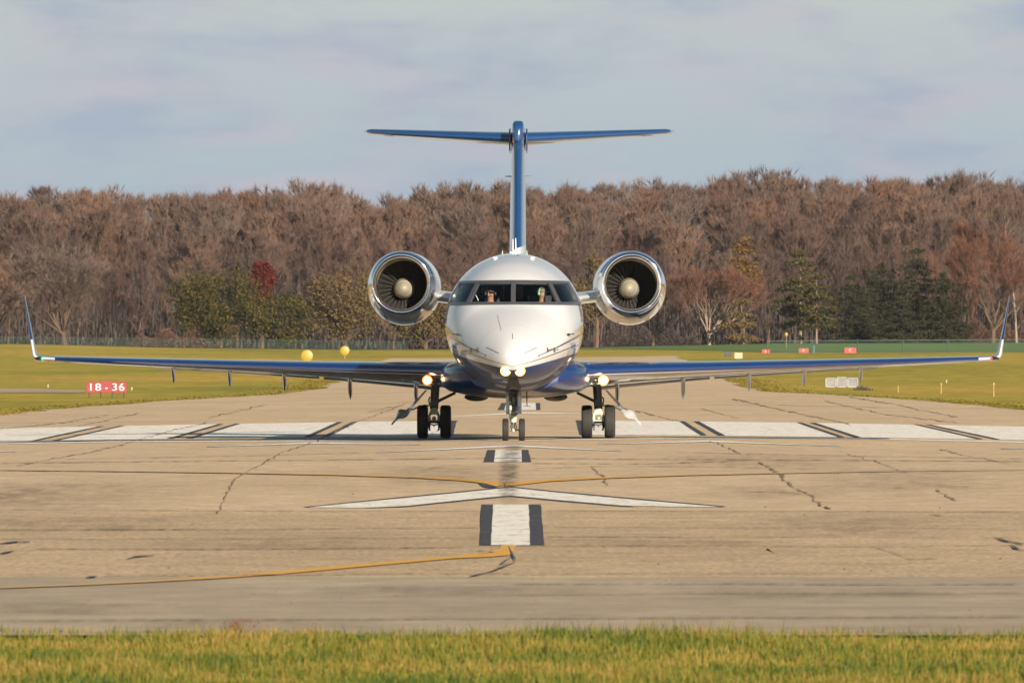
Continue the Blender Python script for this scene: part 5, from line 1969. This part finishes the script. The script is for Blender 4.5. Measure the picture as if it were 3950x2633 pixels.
for (x0, x1, y0, y1, col_, lab, txt) in (
        (2939, 2970, 1345.7, 1362, 'sign_orange', 'small orange red box sign, leftmost of three in the far grass', 'C'),
        (3081, 3119, 1341, 1359, 'sign_orange', 'orange red box sign in front of the pine trunks, middle of three', 'C'),
        (3257, 3303, 1338, 1361, 'sign_orange', 'widest orange red box sign, rightmost of three in the far grass', 'C'),
        (2795, 2821, 1352, 1371, 'sign_black', 'small black box sign back beside the cream sign', None),
        (2833, 2864, 1358, 1381, 'sign_cream', 'small cream board with dark marks in the far grass', 'marks')):
    x, y, z, ppm = sign_at((x0 + x1) / 2, y1 + 3)
    W, H_ = (x1 - x0) / ppm, (y1 - y0) / ppm
    b0 = 3 / ppm
    rt = empty('box_sign', (x, y, z))
    tag(rt, lab, 'sign')
    MB().box((0, 0, b0 + H_ / 2), (W, 0.2, H_)).build('sign_panel', M[col_], rt, smooth=False, bevel=0.01)
    for q in (-1, 1):
        MB().tube([(q * W * 0.35, 0, -0.03), (q * W * 0.35, 0, b0 + 0.01)], 0.025, 6).build('leg', M['dark_metal'], rt)
    if txt == 'C':
        letters(rt, 'C', H_ * 0.7, 0.0, b0 + H_ / 2, -0.12, M['sign_white'])
    elif txt == 'marks':
        mb = MB()
        for (mx_, mz_, mw) in ((-0.25, 0.62, 0.22), (0.12, 0.60, 0.25), (-0.05, 0.36, 0.5)):
            mb.box((mx_ * W, -0.105, b0 + mz_ * H_), (mw * W, 0.01, 0.06 * H_))
        mb.build('dark_marks', M['seam'], rt, smooth=False)

x, y, z, ppm = sign_at(3139.5, 1362)
rt = MB().box((x, y, z + 0.34), (9 / ppm, 0.14, 30 / ppm)).build('utility_post', M['post_green'], smooth=False, bevel=0.01)
tag(rt, 'dark square post in the grass right of the middle orange sign', 'post')

# yellow lamp-like sign on a thin pole in front of the wood
x, y, z, ppm = sign_at(3033, 1341)
rt = empty('yellow_sign', (x, y, z))
tag(rt, 'little yellow sign on a thin brown pole in front of the wood', 'sign')
top = (1341 - 1288) / ppm
MB().tube([(0, 0, 0), (0, 0, top)], 0.035, 8).build('pole', M['bark_pine'], rt)
MB().ball((0, -0.02, top), (0.14, 0.05, 0.17), 12).build('sign_panel', M['sign_yellow'], rt)

# three grey panels seen from behind, right of the runway
x, y, z, ppm = sign_at(3247, 1494)
rt = empty('equipment_panels', (x, y, z))
tag(rt, 'row of three pale grey metal boxes standing in the grass under the right wing', 'equipment box')
for j in range(3):
    pw, ph = 41 / ppm, (36 + (3 if j == 1 else 0)) / ppm
    px0 = (-1 + j) * 42.5 / ppm
    mb = MB().box((px0, 0.03, 0.04 + ph / 2), (pw * 0.97, 0.18, ph * 0.97))
    pn = mb.build('box', M['grey_panel'], rt, smooth=False, bevel=0.012)
    mb = MB()
    for (dx, dz, sx_, sz_) in ((-pw * 0.46, ph / 2, 0.035, ph), (pw * 0.46, ph / 2, 0.035, ph), (0, ph * 0.98, pw, 0.03), (0, ph * 0.03, pw, 0.03)):
        mb.box((px0 + dx, -0.075, 0.04 + dz), (sx_, 0.03, sz_))
    mb.build('rim', M['panel_rim'], pn, smooth=False)
x, y, z, ppm = sign_at(3322, 1502)
mb = MB()
for j in range(170):
    a_, b_ = random.gauss(0, 0.20), random.gauss(0, 0.20)
    hh = random.uniform(0.05, 0.26) * math.exp(-(a_ * a_) * 4)
    mb.add([(x + a_, y + b_, z), (x + a_ + 0.03, y + b_, z), (x + a_ + random.gauss(0, 0.06), y + b_, z + hh)], [(0, 1, 2)])
o = mb.build('bush', M['brush'], smooth=False)
tag(o, 'low dark scrubby bush right of the grey boxes', 'bush')

for (px, yt, yb_, ym, lab) in ((3464, 1477, 1510, False, 'faint short yellow stake beyond the grey boxes, leftmost of three'), (3630, 1473, 1515, True, 'short yellow stake with a pale cap, middle of three right of the runway'), (3833, 1471, 1526, True, 'tallest yellow stake with a lamp head, rightmost in the grass')):
    x, y, z, ppm = sign_at(px, yb_)
    h = (yb_ - yt) / ppm
    rt = empty('edge_stake', (x, y, z))
    tag(rt, lab, 'stake', 'yellow stakes in the right hand grass')
    MB().tube([(0, 0, -0.02), (0, 0, h * 0.8)], [0.026, 0.020], 8).build('stake', M['post_yellow'], rt)
    if ym:
        MB().lathe([(h * 0.78, 0.025), (h * 0.80, 0.04), (h * 0.92, 0.045), (h * 1.0, 0.015)], (0, 0, 0), 'Z', 12, cap=True).build('lamp_head', M['post_yellow'], rt)
for (px, py, lab) in ((3651, 1474, 'tiny white light unit in the grass behind the middle stake'), (185, 1492, 'tiny white light unit in the grass left of the red sign'), (508, 1503, 'small pale light unit just right of the red sign')):
    x, y, z, ppm = sign_at(px, py)
    rt = MB().lathe([(0, 0.03), (0.06, 0.025), (0.08, 0.045), (0.13, 0.04), (0.15, 0.01)], (x, y, z), 'Z', 12, cap=True).build('edge_light', M['sign_cream'])
    tag(rt, lab, 'light')
# gravel service road left
p0, p1 = g(-120, 1500), g(330, 1500)
V = []
path = [(-200, 1504, 8), (0, 1504, 8), (150, 1505.5, 7), (330, 1507.5, 4.5)]
ribbon('gravel_path', [(a_, b_ - c_) for a_, b_, c_ in path], [(a_, b_ + c_) for a_, b_, c_ in path], M['near_pave'], -0.01, None, n=8)['kind'] = 'structure'

# ------------------------------------------------------------------ trees


class Tree:
    """collects tapered limbs (3-sided) and twigs (thin triangles) as numpy-friendly lists"""

    def __init__(self, seed):
        self.r = random.Random(seed)
        self.lv, self.lf = [], []
        self.tv, self.tf = [], []

    def limb(self, p, q, r0, r1):
        d = (q - p)
        if d.length < 1e-6:
            return
        d.normalize()
        a_ = d.orthogonal().normalized()
        b_ = d.cross(a_)
        n = 5 if r0 > 0.06 else 3
        s = len(self.lv)
        for c_, r_ in ((p, r0), (q, r1)):
            for j in range(n):
                t = 2 * PI * j / n
                self.lv.append(c_ + (a_ * math.cos(t) + b_ * math.sin(t)) * r_)
        for j in range(n):
            k_ = (j + 1) % n
            self.lf.append((s + j, s + k_, s + n + k_, s + n + j))

    def twig(self, p, q, w):
        d = (q - p).normalized()
        a_ = d.orthogonal()
        a_.rotate(Quaternion(d, self.r.uniform(0, 2 * PI)))
        s = len(self.tv)
        self.tv += [p - a_ * w, p + a_ * w, q]
        self.tf.append((s, s + 1, s + 2))

    def grow(self, p, d, L, r_, depth, up=0.25, spread=0.5, tw=0.022):
        """one limb with a bend; splits until twigs"""
        rd = self.r
        n = 2 if depth > 1 else 1
        for _ in range(n):
            d = (d + Vector((rd.gauss(0, 0.10), rd.gauss(0, 0.10), up * 0.12))).normalized()
            q = p + d * (L / n)
            self.limb(p, q, r_, r_ * 0.82)
            r_ *= 0.82
            if depth <= 3:
                for __ in range(6):
                    s_ = p.lerp(q, rd.random())
                    dd = (d * 0.8 + Vector((rd.gauss(0, spread), rd.gauss(0, spread), rd.gauss(0.15, spread * 0.6)))).normalized()
                    self.twig(s_, s_ + dd * L * rd.uniform(0.5, 1.0), tw)
            p = q
        if depth == 0:
            for _ in range(7):
                dd = (d + Vector((rd.gauss(0, spread), rd.gauss(0, spread), rd.gauss(0.1, spread * 0.7)))).normalized()
                self.twig(p, p + dd * L * rd.uniform(0.6, 1.3), tw)
            return
        for _ in range(3 if rd.random() < 0.55 else 2):
            dd = (d + Vector((rd.gauss(0, spread), rd.gauss(0, spread), up + rd.gauss(0, 0.12)))).normalized()
            self.grow(p, dd, L * rd.uniform(0.66, 0.86), r_ * 0.72, depth - 1, up, spread, tw)

    def build(self, root, bark, twig, crown='crown', trunk='trunk'):
        me = bpy.data.meshes.new(trunk)
        me.from_pydata([tuple(v) for v in self.lv], [], self.lf)
        me.materials.append(bark)
        me.shade_smooth()
        o1 = bpy.data.objects.new(trunk, me)
        COL.objects.link(o1)
        o1.parent = root
        if self.tv:
            o2 = mesh_np(crown, np.array([tuple(v) for v in self.tv]), np.array(self.tf), twig, root)
        return root


def bare_proto(seed, H, kind='tall', bark='bark', twig='twigs', tw=0.015):
    t = Tree(seed)
    r_ = t.r
    if kind == 'tall':            # forest tree: long stem, narrow upright crown
        p = Vector((0, 0, -0.3))
        d = Vector((r_.gauss(0, 0.03), r_.gauss(0, 0.03), 1)).normalized()
        L_ = H * 0.11
        rad = H * 0.0085
        for i_ in range(7):
            q = p + d * L_
            t.limb(p, q, rad, rad * 0.86)
            rad *= 0.86
            if i_ >= 1:
                for __ in range(4 if i_ < 6 else 4):
                    az_ = r_.uniform(0, 2 * PI)
                    el_ = r_.uniform(0.75, 1.25)
                    dd = Vector((math.cos(az_) * math.cos(el_), math.sin(az_) * math.cos(el_), math.sin(el_)))
                    s_ = p.lerp(q, r_.random())
                    t.grow(s_, dd, H * r_.uniform(0.085, 0.12), rad * 0.42, 3, 0.42, 0.30, tw)
            d = (d + Vector((r_.gauss(0, 0.05), r_.gauss(0, 0.05), 0.05))).normalized()
            p = q
        for __ in range(3):
            t.grow(p, (d + Vector((r_.gauss(0, 0.3), r_.gauss(0, 0.3), 0.3))).normalized(), H * 0.09, rad * 0.7, 3, 0.42, 0.28, tw)
    else:                          # open grown tree: short stem, wide vase
        p = Vector((0, 0, -0.2))
        q = Vector((r_.gauss(0, 0.1), 0, H * 0.14))
        t.limb(p, q, H * 0.028, H * 0.022)
        for __ in range(8):
            az_ = r_.uniform(0, 2 * PI)
            el_ = r_.uniform(0.55, 1.35)
            dd = Vector((math.cos(az_) * math.cos(el_), math.sin(az_) * math.cos(el_), math.sin(el_)))
            t.grow(q - Vector((0, 0, r_.uniform(0, H * 0.03))), dd, H * r_.uniform(0.22, 0.27), H * 0.011, 5, 0.12, 0.42, tw)
    root = empty('bare_tree', (0, 0, 0))
    t.build(root, M[bark], M[twig])
    return root


def leafy(name, seed, H, W_, base, n, size, mats, bark='bark', shape='round', crown_name='crown', flat=0.0):
    """crown of many small leaf faces gathered in clumps"""
    rd = np.random.default_rng(seed)
    t = Tree(seed)
    rr = t.r
    root = empty(name, (0, 0, 0))
    cl = []
    if shape == 'round':
        nc = max(26, min(90, n // 110))
        while len(cl) < nc:
            v = rd.normal(0, 1, 3)
            v /= np.linalg.norm(v)
            v *= rd.uniform(0.55, 1.0)
            c_ = np.array([v[0] * W_ / 2, v[1] * W_ / 2, base + (H - base) * (0.5 + 0.5 * v[2])])
            c_[0] += 0.06 * W_ * math.sin(c_[2] * 2)
            cl.append((c_, rd.uniform(0.08, 0.14) * W_ if name != 'red_tree' else 0.2 * W_))
        t.limb(Vector((0, 0, -0.2)), Vector((0.1, 0, base * 1.1)), H * 0.03, H * 0.02)
        for c_, _ in cl[::2]:
            t.limb(Vector((0.1, 0, base * 0.9)), Vector(c_), H * 0.010, 0.02)
    else:   # conical evergreen with drooping tiers; bare gaps between
        t.limb(Vector((0, 0, -0.2)), Vector((0, 0, H * 0.98)), H * 0.020, 0.02)
        tiers = int((H - base) / (0.42 if shape == 'cone' else 0.65))
        for i_ in range(tiers):
            zf = i_ / max(1, tiers - 1)
            zc_ = base + (H - base) * zf + rr.uniform(-0.2, 0.2)
            if shape == 'cone':
                R_ = W_ / 2 * (1 - zf) ** 0.50 + 0.15
            elif shape == 'larch':
                R_ = W_ / 2 * (1 - zf) ** 0.7 + 0.1
            else:
                R_ = W_ / 2 * (0.55 + 0.55 * math.sin(PI * min(1, zf * 0.85 + 0.12))) * (1 - 0.55 * zf)
            nb = max(4, int(5 + R_ * 3))
            for b_ in range(nb):
                if rr.random() < (0.22 if shape == 'pine' else 0.08):
                    continue
                a_ = 2 * PI * b_ / nb + rr.uniform(-0.4, 0.4)
                Rb = R_ * rr.uniform(0.65, 1.15)
                tip = np.array([math.cos(a_) * Rb, math.sin(a_) * Rb, zc_ - 0.18 * Rb + rr.uniform(-0.2, 0.2)])
                t.limb(Vector((0, 0, zc_)), Vector(tip), 0.04, 0.012)
                for s_ in np.linspace(0.35, 1.0, max(2, int(Rb / 0.5))):
                    cl.append((np.array([tip[0] * s_, tip[1] * s_, zc_ * (1 - s_) + tip[2] * s_ + rr.uniform(-0.15, 0.15)]), 0.30 if shape != 'pine' else 0.36))
    per = max(3, n // len(cl))
    C_ = np.repeat(np.array([c_[0] for c_ in cl]), per, 0)
    Sg = np.repeat(np.array([c_[1] for c_ in cl]), per)
    m_ = len(C_)
    off = rd.normal(0, 1, (m_, 3)) * Sg[:, None] * 0.62
    if shape != 'round':
        off[:, 2] *= 0.42
    C_ = C_ + off
    u_ = rd.normal(0, 1, (m_, 3))
    u_ /= np.linalg.norm(u_, axis=1)[:, None]
    v_ = rd.normal(0, 1, (m_, 3))
    v_ -= (v_ * u_).sum(1)[:, None] * u_
    v_ /= np.linalg.norm(v_, axis=1)[:, None]
    s_ = size * rd.uniform(0.6, 1.3, m_)[:, None]
    P = np.stack([C_ - u_ * s_, C_ + v_ * s_ * 0.6, C_ + u_ * s_, C_ - v_ * s_ * 0.6], 1).reshape(-1, 3)
    t.build(root, M[bark], None) if False else None
    me = bpy.data.meshes.new('trunk')
    me.from_pydata([tuple(v) for v in t.lv], [], t.lf)
    me.materials.append(M[bark])
    o1 = bpy.data.objects.new('trunk', me)
    COL.objects.link(o1)
    o1.parent = root
    mesh_np(crown_name, P, np.arange(4 * m_).reshape(-1, 4), mats, root)
    return root


def place(root, px, D, rz=None, s=1.0, sx=1.0, label=None, cat='tree', group=None):
    x = (px - VX) / FPX * D
    root.location = (x, D, float(gz(x, min(D, 1490))) - 0.1)
    root.rotation_euler = (0, 0, random.uniform(0, 6.28) if rz is None else rz)
    root.scale = (s * sx, s * sx, s)
    tag(root, label, cat, group)
    return root


# distant wood: individual bare trees, four rows deep
protos = [bare_proto(100 + i_, 16.0, 'tall') for i_ in range(6)]
protos_d = [bare_proto(120 + i_, 16.0, 'tall', twig='twigs_dark') for i_ in range(3)]
tops_x = [-200, 0, 150, 350, 500, 640, 800, 1000, 1150, 1290, 1400, 1480, 1600, 1750, 1900, 2100, 2250, 2400, 2600, 2750, 2900, 3050, 3200, 3350, 3500, 3650, 3800, 3950, 4150]
tops_y = [775, 768, 738, 725, 765, 748, 742, 732, 716, 692, 745, 748, 728, 720, 708, 700, 735, 712, 725, 690, 682, 688, 696, 716, 690, 686, 705, 712, 700]


def region(px):
    for lim_, nm_ in ((330, 'behind the left wing tip'), (700, 'left of the green tree'), (1180, 'behind the green and red trees'), (1430, 'left of the left engine'), (1750, 'above the left engine'), (1950, 'just left of the tail fin'), (2200, 'just right of the tail fin'),
                      (2600, 'above the right engine'), (2950, 'behind the golden larch'), (3200, 'behind the sunlit pine'), (3680, 'behind the dark spruces')):
        if px < lim_:
            return nm_
    return 'behind the right wing tip'


count = 0
for row, (D0, npx, hf) in enumerate(((1510, 120, 0.60), (1530, 112, 0.78), (1556, 100, 0.93), (1584, 88, 0.99), (1612, 84, 1.02), (1640, 84, 1.03))):
    px = -720 + row * 37
    while px < 4700:
        D = D0 + random.uniform(-9, 9)
        ty = np.interp(px, tops_x, tops_y)
        hgt = (1334 - ty) / FPX * D * hf * random.uniform(0.93, 1.02)
        pr = random.choice(protos_d if (row < 2 and random.random() < 0.7) else protos)
        tr_ = pr if pr.get('used') is None else copy_tree(pr)
        pr['used'] = 1
        sc_ = hgt / 16.6
        place(tr_, px, D, None, sc_, random.uniform(1.1, 1.5), ('lower dark bare tree at the front of the wood, ' if row < 2 else 'tall bare tree at the back of the wood, ') + region(px), 'tree', ('lower' if row < 2 else 'tall') + ' bare trees ' + region(px))
        if 'used' in tr_ and tr_ is not pr:
            del tr_['used']
        count += 1
        px += npx * random.uniform(0.75, 1.25) * (1.0 if -250 < px < 4200 else 1.7)
for pr in protos + protos_d:
    if 'used' in pr:
        del pr['used']

# dense dry brush filling the foot of the wood
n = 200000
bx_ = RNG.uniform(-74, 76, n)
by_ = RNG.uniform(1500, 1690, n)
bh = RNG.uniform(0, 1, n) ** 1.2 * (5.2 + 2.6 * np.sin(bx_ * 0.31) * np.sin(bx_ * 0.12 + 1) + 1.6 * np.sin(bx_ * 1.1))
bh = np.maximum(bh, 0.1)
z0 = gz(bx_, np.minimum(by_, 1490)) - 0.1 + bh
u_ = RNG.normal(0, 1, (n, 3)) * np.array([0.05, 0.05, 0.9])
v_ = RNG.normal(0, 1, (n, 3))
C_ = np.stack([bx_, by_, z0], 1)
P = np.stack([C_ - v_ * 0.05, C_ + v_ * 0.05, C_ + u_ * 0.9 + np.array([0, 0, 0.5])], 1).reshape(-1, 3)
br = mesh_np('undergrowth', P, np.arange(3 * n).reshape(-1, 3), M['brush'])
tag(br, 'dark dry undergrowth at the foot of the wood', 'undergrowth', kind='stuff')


def shrub_mass(name, px0, px1, D, h, n, mat, label):
    x0, x1 = (px0 - VX) / FPX * D, (px1 - VX) / FPX * D
    bx = RNG.uniform(x0, x1, n)
    env = np.sin(np.clip((bx - x0) / (x1 - x0), 0, 1) * PI) ** 0.4
    bz = RNG.uniform(0, 1, n) * h * env * (0.75 + 0.25 * np.sin(bx * 2.3))
    by = D + RNG.normal(0, 1.2, n)
    C = np.stack([bx, by, gz(bx, np.minimum(by, 1490)) - 0.1 + bz], 1)
    u1, v1 = RNG.normal(0, 1, (n, 3)) * 0.11, RNG.normal(0, 1, (n, 3)) * 0.05
    P_ = np.stack([C - u1, C + v1, C + u1], 1).reshape(-1, 3)
    o_ = mesh_np(name, P_, np.arange(3 * n).reshape(-1, 3), M[mat])
    tag(o_, label, 'bushes', kind='stuff')


shrub_mass('brush', 500, 850, 1478, 2.0, 9000, 'brush_red', 'reddish brush between the bare round tree and the green tree')
shrub_mass('brush', 2250, 2700, 1488, 2.2, 9000, 'brush', 'dark brush behind the right main gear side of the wood')
shrub_mass('brush', 3500, 4050, 1490, 2.6, 10000, 'brush_red', 'reddish brush at the right end of the fence')

# feature trees
T_ = place(bare_proto(301, 9.6, 'wide', tw=0.013), 250, 1452, 0.3, 1.0, 1.15, 'broad round bare tree at the far left behind the wing tip')
T_ = place(bare_proto(302, 8.2, 'wide', bark='bark', twig='twigs', tw=0.013), -20, 1470, 1.3, 1.0, 1.0, 'bare rounded tree cut by the left edge of the photo')
place(leafy('green_tree', 5, 7.7, 9.2, 1.0, 16000, 0.13, M['leaf_green']), 850, 1448, 0, 1.0, 1.0, 'olive green leafy tree left of the left engine, yellow on top')
place(leafy('green_tree', 15, 5.2, 5.6, 0.6, 8000, 0.13, M['leaf_green']), 1090, 1455, 0, 1.0, 1.0, 'lower olive green tree right beside the big green one')
place(leafy('red_tree', 6, 8.7, 2.1, 4.0, 7000, 0.13, M['leaf_red']), 1010, 1474, 0, 1.0, 1.0, 'small bright red autumn tree rising behind the green tree')
place(leafy('olive_tree', 7, 7.6, 7.5, 1.0, 9000, 0.13, M['leaf_olive']), 1330, 1466, 0, 1.0, 1.0, 'olive brown leafy tree behind the left engine')
place(leafy('olive_tree', 8, 6.8, 6.0, 0.8, 8000, 0.13, M['leaf_olive']), 1640, 1470, 0, 1.0, 1.0, 'olive brown tree behind the fuselage, left of the nose')
place(leafy('olive_tree', 9, 9.4, 4.4, 3.0, 2600, 0.16, M['leaf_olive']), 2300, 1478, 0, 1.0, 1.0, 'ochre leafed tree behind the right pylon')
place(leafy('larch', 10, 10.2, 3.4, 5.6, 5000, 0.13, M['leaf_gold'], shape='cone'), 2868, 1482, 0, 1.0, 1.0, 'golden larch with a pointed top standing in the bare trees')
place(bare_proto(303, 8.2, 'wide', bark='bark_pale', twig='twigs_red', tw=0.013), 2738, 1440, 2.0, 1.0, 1.0, 'bare reddish tree with a forked pale trunk right of the right engine')
place(bare_proto(304, 7.0, 'wide', bark='bark', twig='twigs', tw=0.013), 2520, 1455, 0.6, 1.0, 1.0, 'bare tree with dark trunk just beside the right engine')
place(leafy('pine_tree', 11, 8.5, 5.6, 2.2, 5200, 0.14, M['needle'], 'bark_pine', 'pine'), 3088, 1438, 0, 1.0, 1.0, 'sunlit green pine with drooping boughs and bare lower trunk')
place(leafy('pine_tree', 12, 6.4, 4.6, 2.0, 3200, 0.14, M['needle'], 'bark_pine', 'pine'), 3150, 1430, 1, 1.0, 1.0, 'lower pine with a thick bare trunk right of the taller pine')
place(leafy('pine_tree', 13, 4.2, 4.0, 1.0, 2000, 0.14, M['leaf_olive'], 'bark_pine', 'pine'), 2860, 1436, 2, 1.0, 1.0, 'small brownish pine between the forked tree and the sunlit pine')
for (px, D, H_, W_, lab) in ((3285, 1447, 6.2, 6.4, 'dark spruce beside the pines, lowest of the evergreen clump'), (3400, 1452, 7.6, 7.4, 'dark spruce in the middle of the evergreen clump'), (3535, 1450, 9.1, 7.8, 'tallest dark spruce of the evergreen clump'), (3640, 1444, 6.4, 6.0, 'dark spruce closing the clump on its right side'), (3470, 1436, 4.3, 3.8, 'short very dark spruce in front of the clump')):
    place(leafy('spruce_tree', int(px), H_, W_, 0.15, 12000, 0.12, M['needle_dark'], 'bark_dark', 'cone'), px, D, 0, 1.0, 1.0, lab)
place(bare_proto(305, 10.2, 'wide', bark='bark', twig='twigs_red', tw=0.013), 3830, 1448, 0, 1.0, 0.95, 'rust coloured bare tree behind the right winglet')
place(bare_proto(306, 14.5, 'tall', bark='bark_pale', twig='twigs', tw=0.013), 3922, 1474, 0.5, 1.0, 1.1, 'tall tree with a white trunk near the right edge')
place(bare_proto(307, 11.5, 'tall', bark='bark_pale', twig='twigs_red', tw=0.013), 3720, 1488, 0.5, 1.0, 1.1, 'pale stemmed tree between the spruces and the rust coloured tree')

# lawn beyond the fence, right
lw_ = np.linspace(0, 1, 40)
xsl = np.linspace(9, 75, 60)
xsl = np.linspace(-62, 75, 138)
near_ = np.interp(xsl, [-62, -30, 0, 9, 20, 75], [1462, 1440, 1400, 1290, 1110, 1090])
tq = np.linspace(0, 1, 60)
Yq = near_[None, :] * (1 - tq[:, None]) + 1502 * tq[:, None]
Xq = np.repeat(xsl[None, :], 60, 0)
Vq = np.stack([Xq.ravel(), Yq.ravel(), (gz(Xq, Yq) + 0.0).ravel()], 1)
iq = np.arange(59 * 137)
aq = (iq // 137) * 138 + iq % 137
o = mesh_np('lawn', Vq, np.stack([aq, aq + 1, aq + 139, aq + 138], 1), M['lawn'], smooth=True)
tag(o, kind='structure')

# long green fence in front of the wood (> posts, rails, mesh)
for (pxa, pxb, D, hh, lab) in ((2960, 4180, 1085, 0.95, 'green wire fence running along the lawn on the right'), (-200, 1560, 1440, 0.75, 'green wire fence at the foot of the wood on the left')):
    xa, xb = (pxa - VX) / FPX * D, (pxb - VX) / FPX * D
    zf = float(gz((xa + xb) / 2, D))
    fr = empty('wire_fence', ((xa + xb) / 2, D, zf))
    tag(fr, lab, 'fence')
    L_ = xb - xa
    npst = int(L_ / 3.0)
    pm = None
    for j in range(npst + 1):
        xx = -L_ / 2 + L_ * j / npst
        zz2 = float(gz((xa + xb) / 2 + xx, D)) - zf
        if pm is None:
            pm = MB().tube([(0, 0, -0.1), (0, 0, hh + 0.04)], 0.035, 6).build('post', M['post_green'], fr)
            pm.location = (xx, 0, zz2)
        else:
            c_ = pm.copy()
            COL.objects.link(c_)
            c_.parent = fr
            c_.location = (xx, 0, zz2)
    za, zb2 = float(gz(xa, D)) - zf, float(gz(xb, D)) - zf
    MB().tube([(-L_ / 2, 0, hh + za), (L_ / 2, 0, hh + zb2)], 0.022 if pxa > 0 else 0.008, 6).build('rail', M['rail'], fr)
    mesh_np('mesh_panel', np.array([(-L_ / 2, 0.03, za - 0.05), (L_ / 2, 0.03, zb2 - 0.05), (L_ / 2, 0.03, zb2 + hh), (-L_ / 2, 0.03, za + hh)]), np.array([[0, 1, 2, 3]]), M['fence_mesh'], fr)

print('trees in the wood:', count)

# thin autumn haze between the airfield and the wood
hz = MB().box((0, 1150, 10.0), (1240, 2740, 24.0)).build('haze', bpy.data.materials.new('haze'), smooth=False)
hz.location = (0, 0, 0)
hm = hz.data.materials[0]
hm.use_nodes = True
hm.node_tree.nodes.clear()
ho = hm.node_tree.nodes.new('ShaderNodeOutputMaterial')
hv = hm.node_tree.nodes.new('ShaderNodeVolumePrincipled')
hv.inputs['Color'].default_value = (0.80, 0.86, 0.95, 1)
hv.inputs['Density'].default_value = 0.000018
hm.node_tree.links.new(hv.outputs[0], ho.inputs['Volume'])
tag(hz, 'thin pale haze over the airfield', 'haze', kind='stuff')
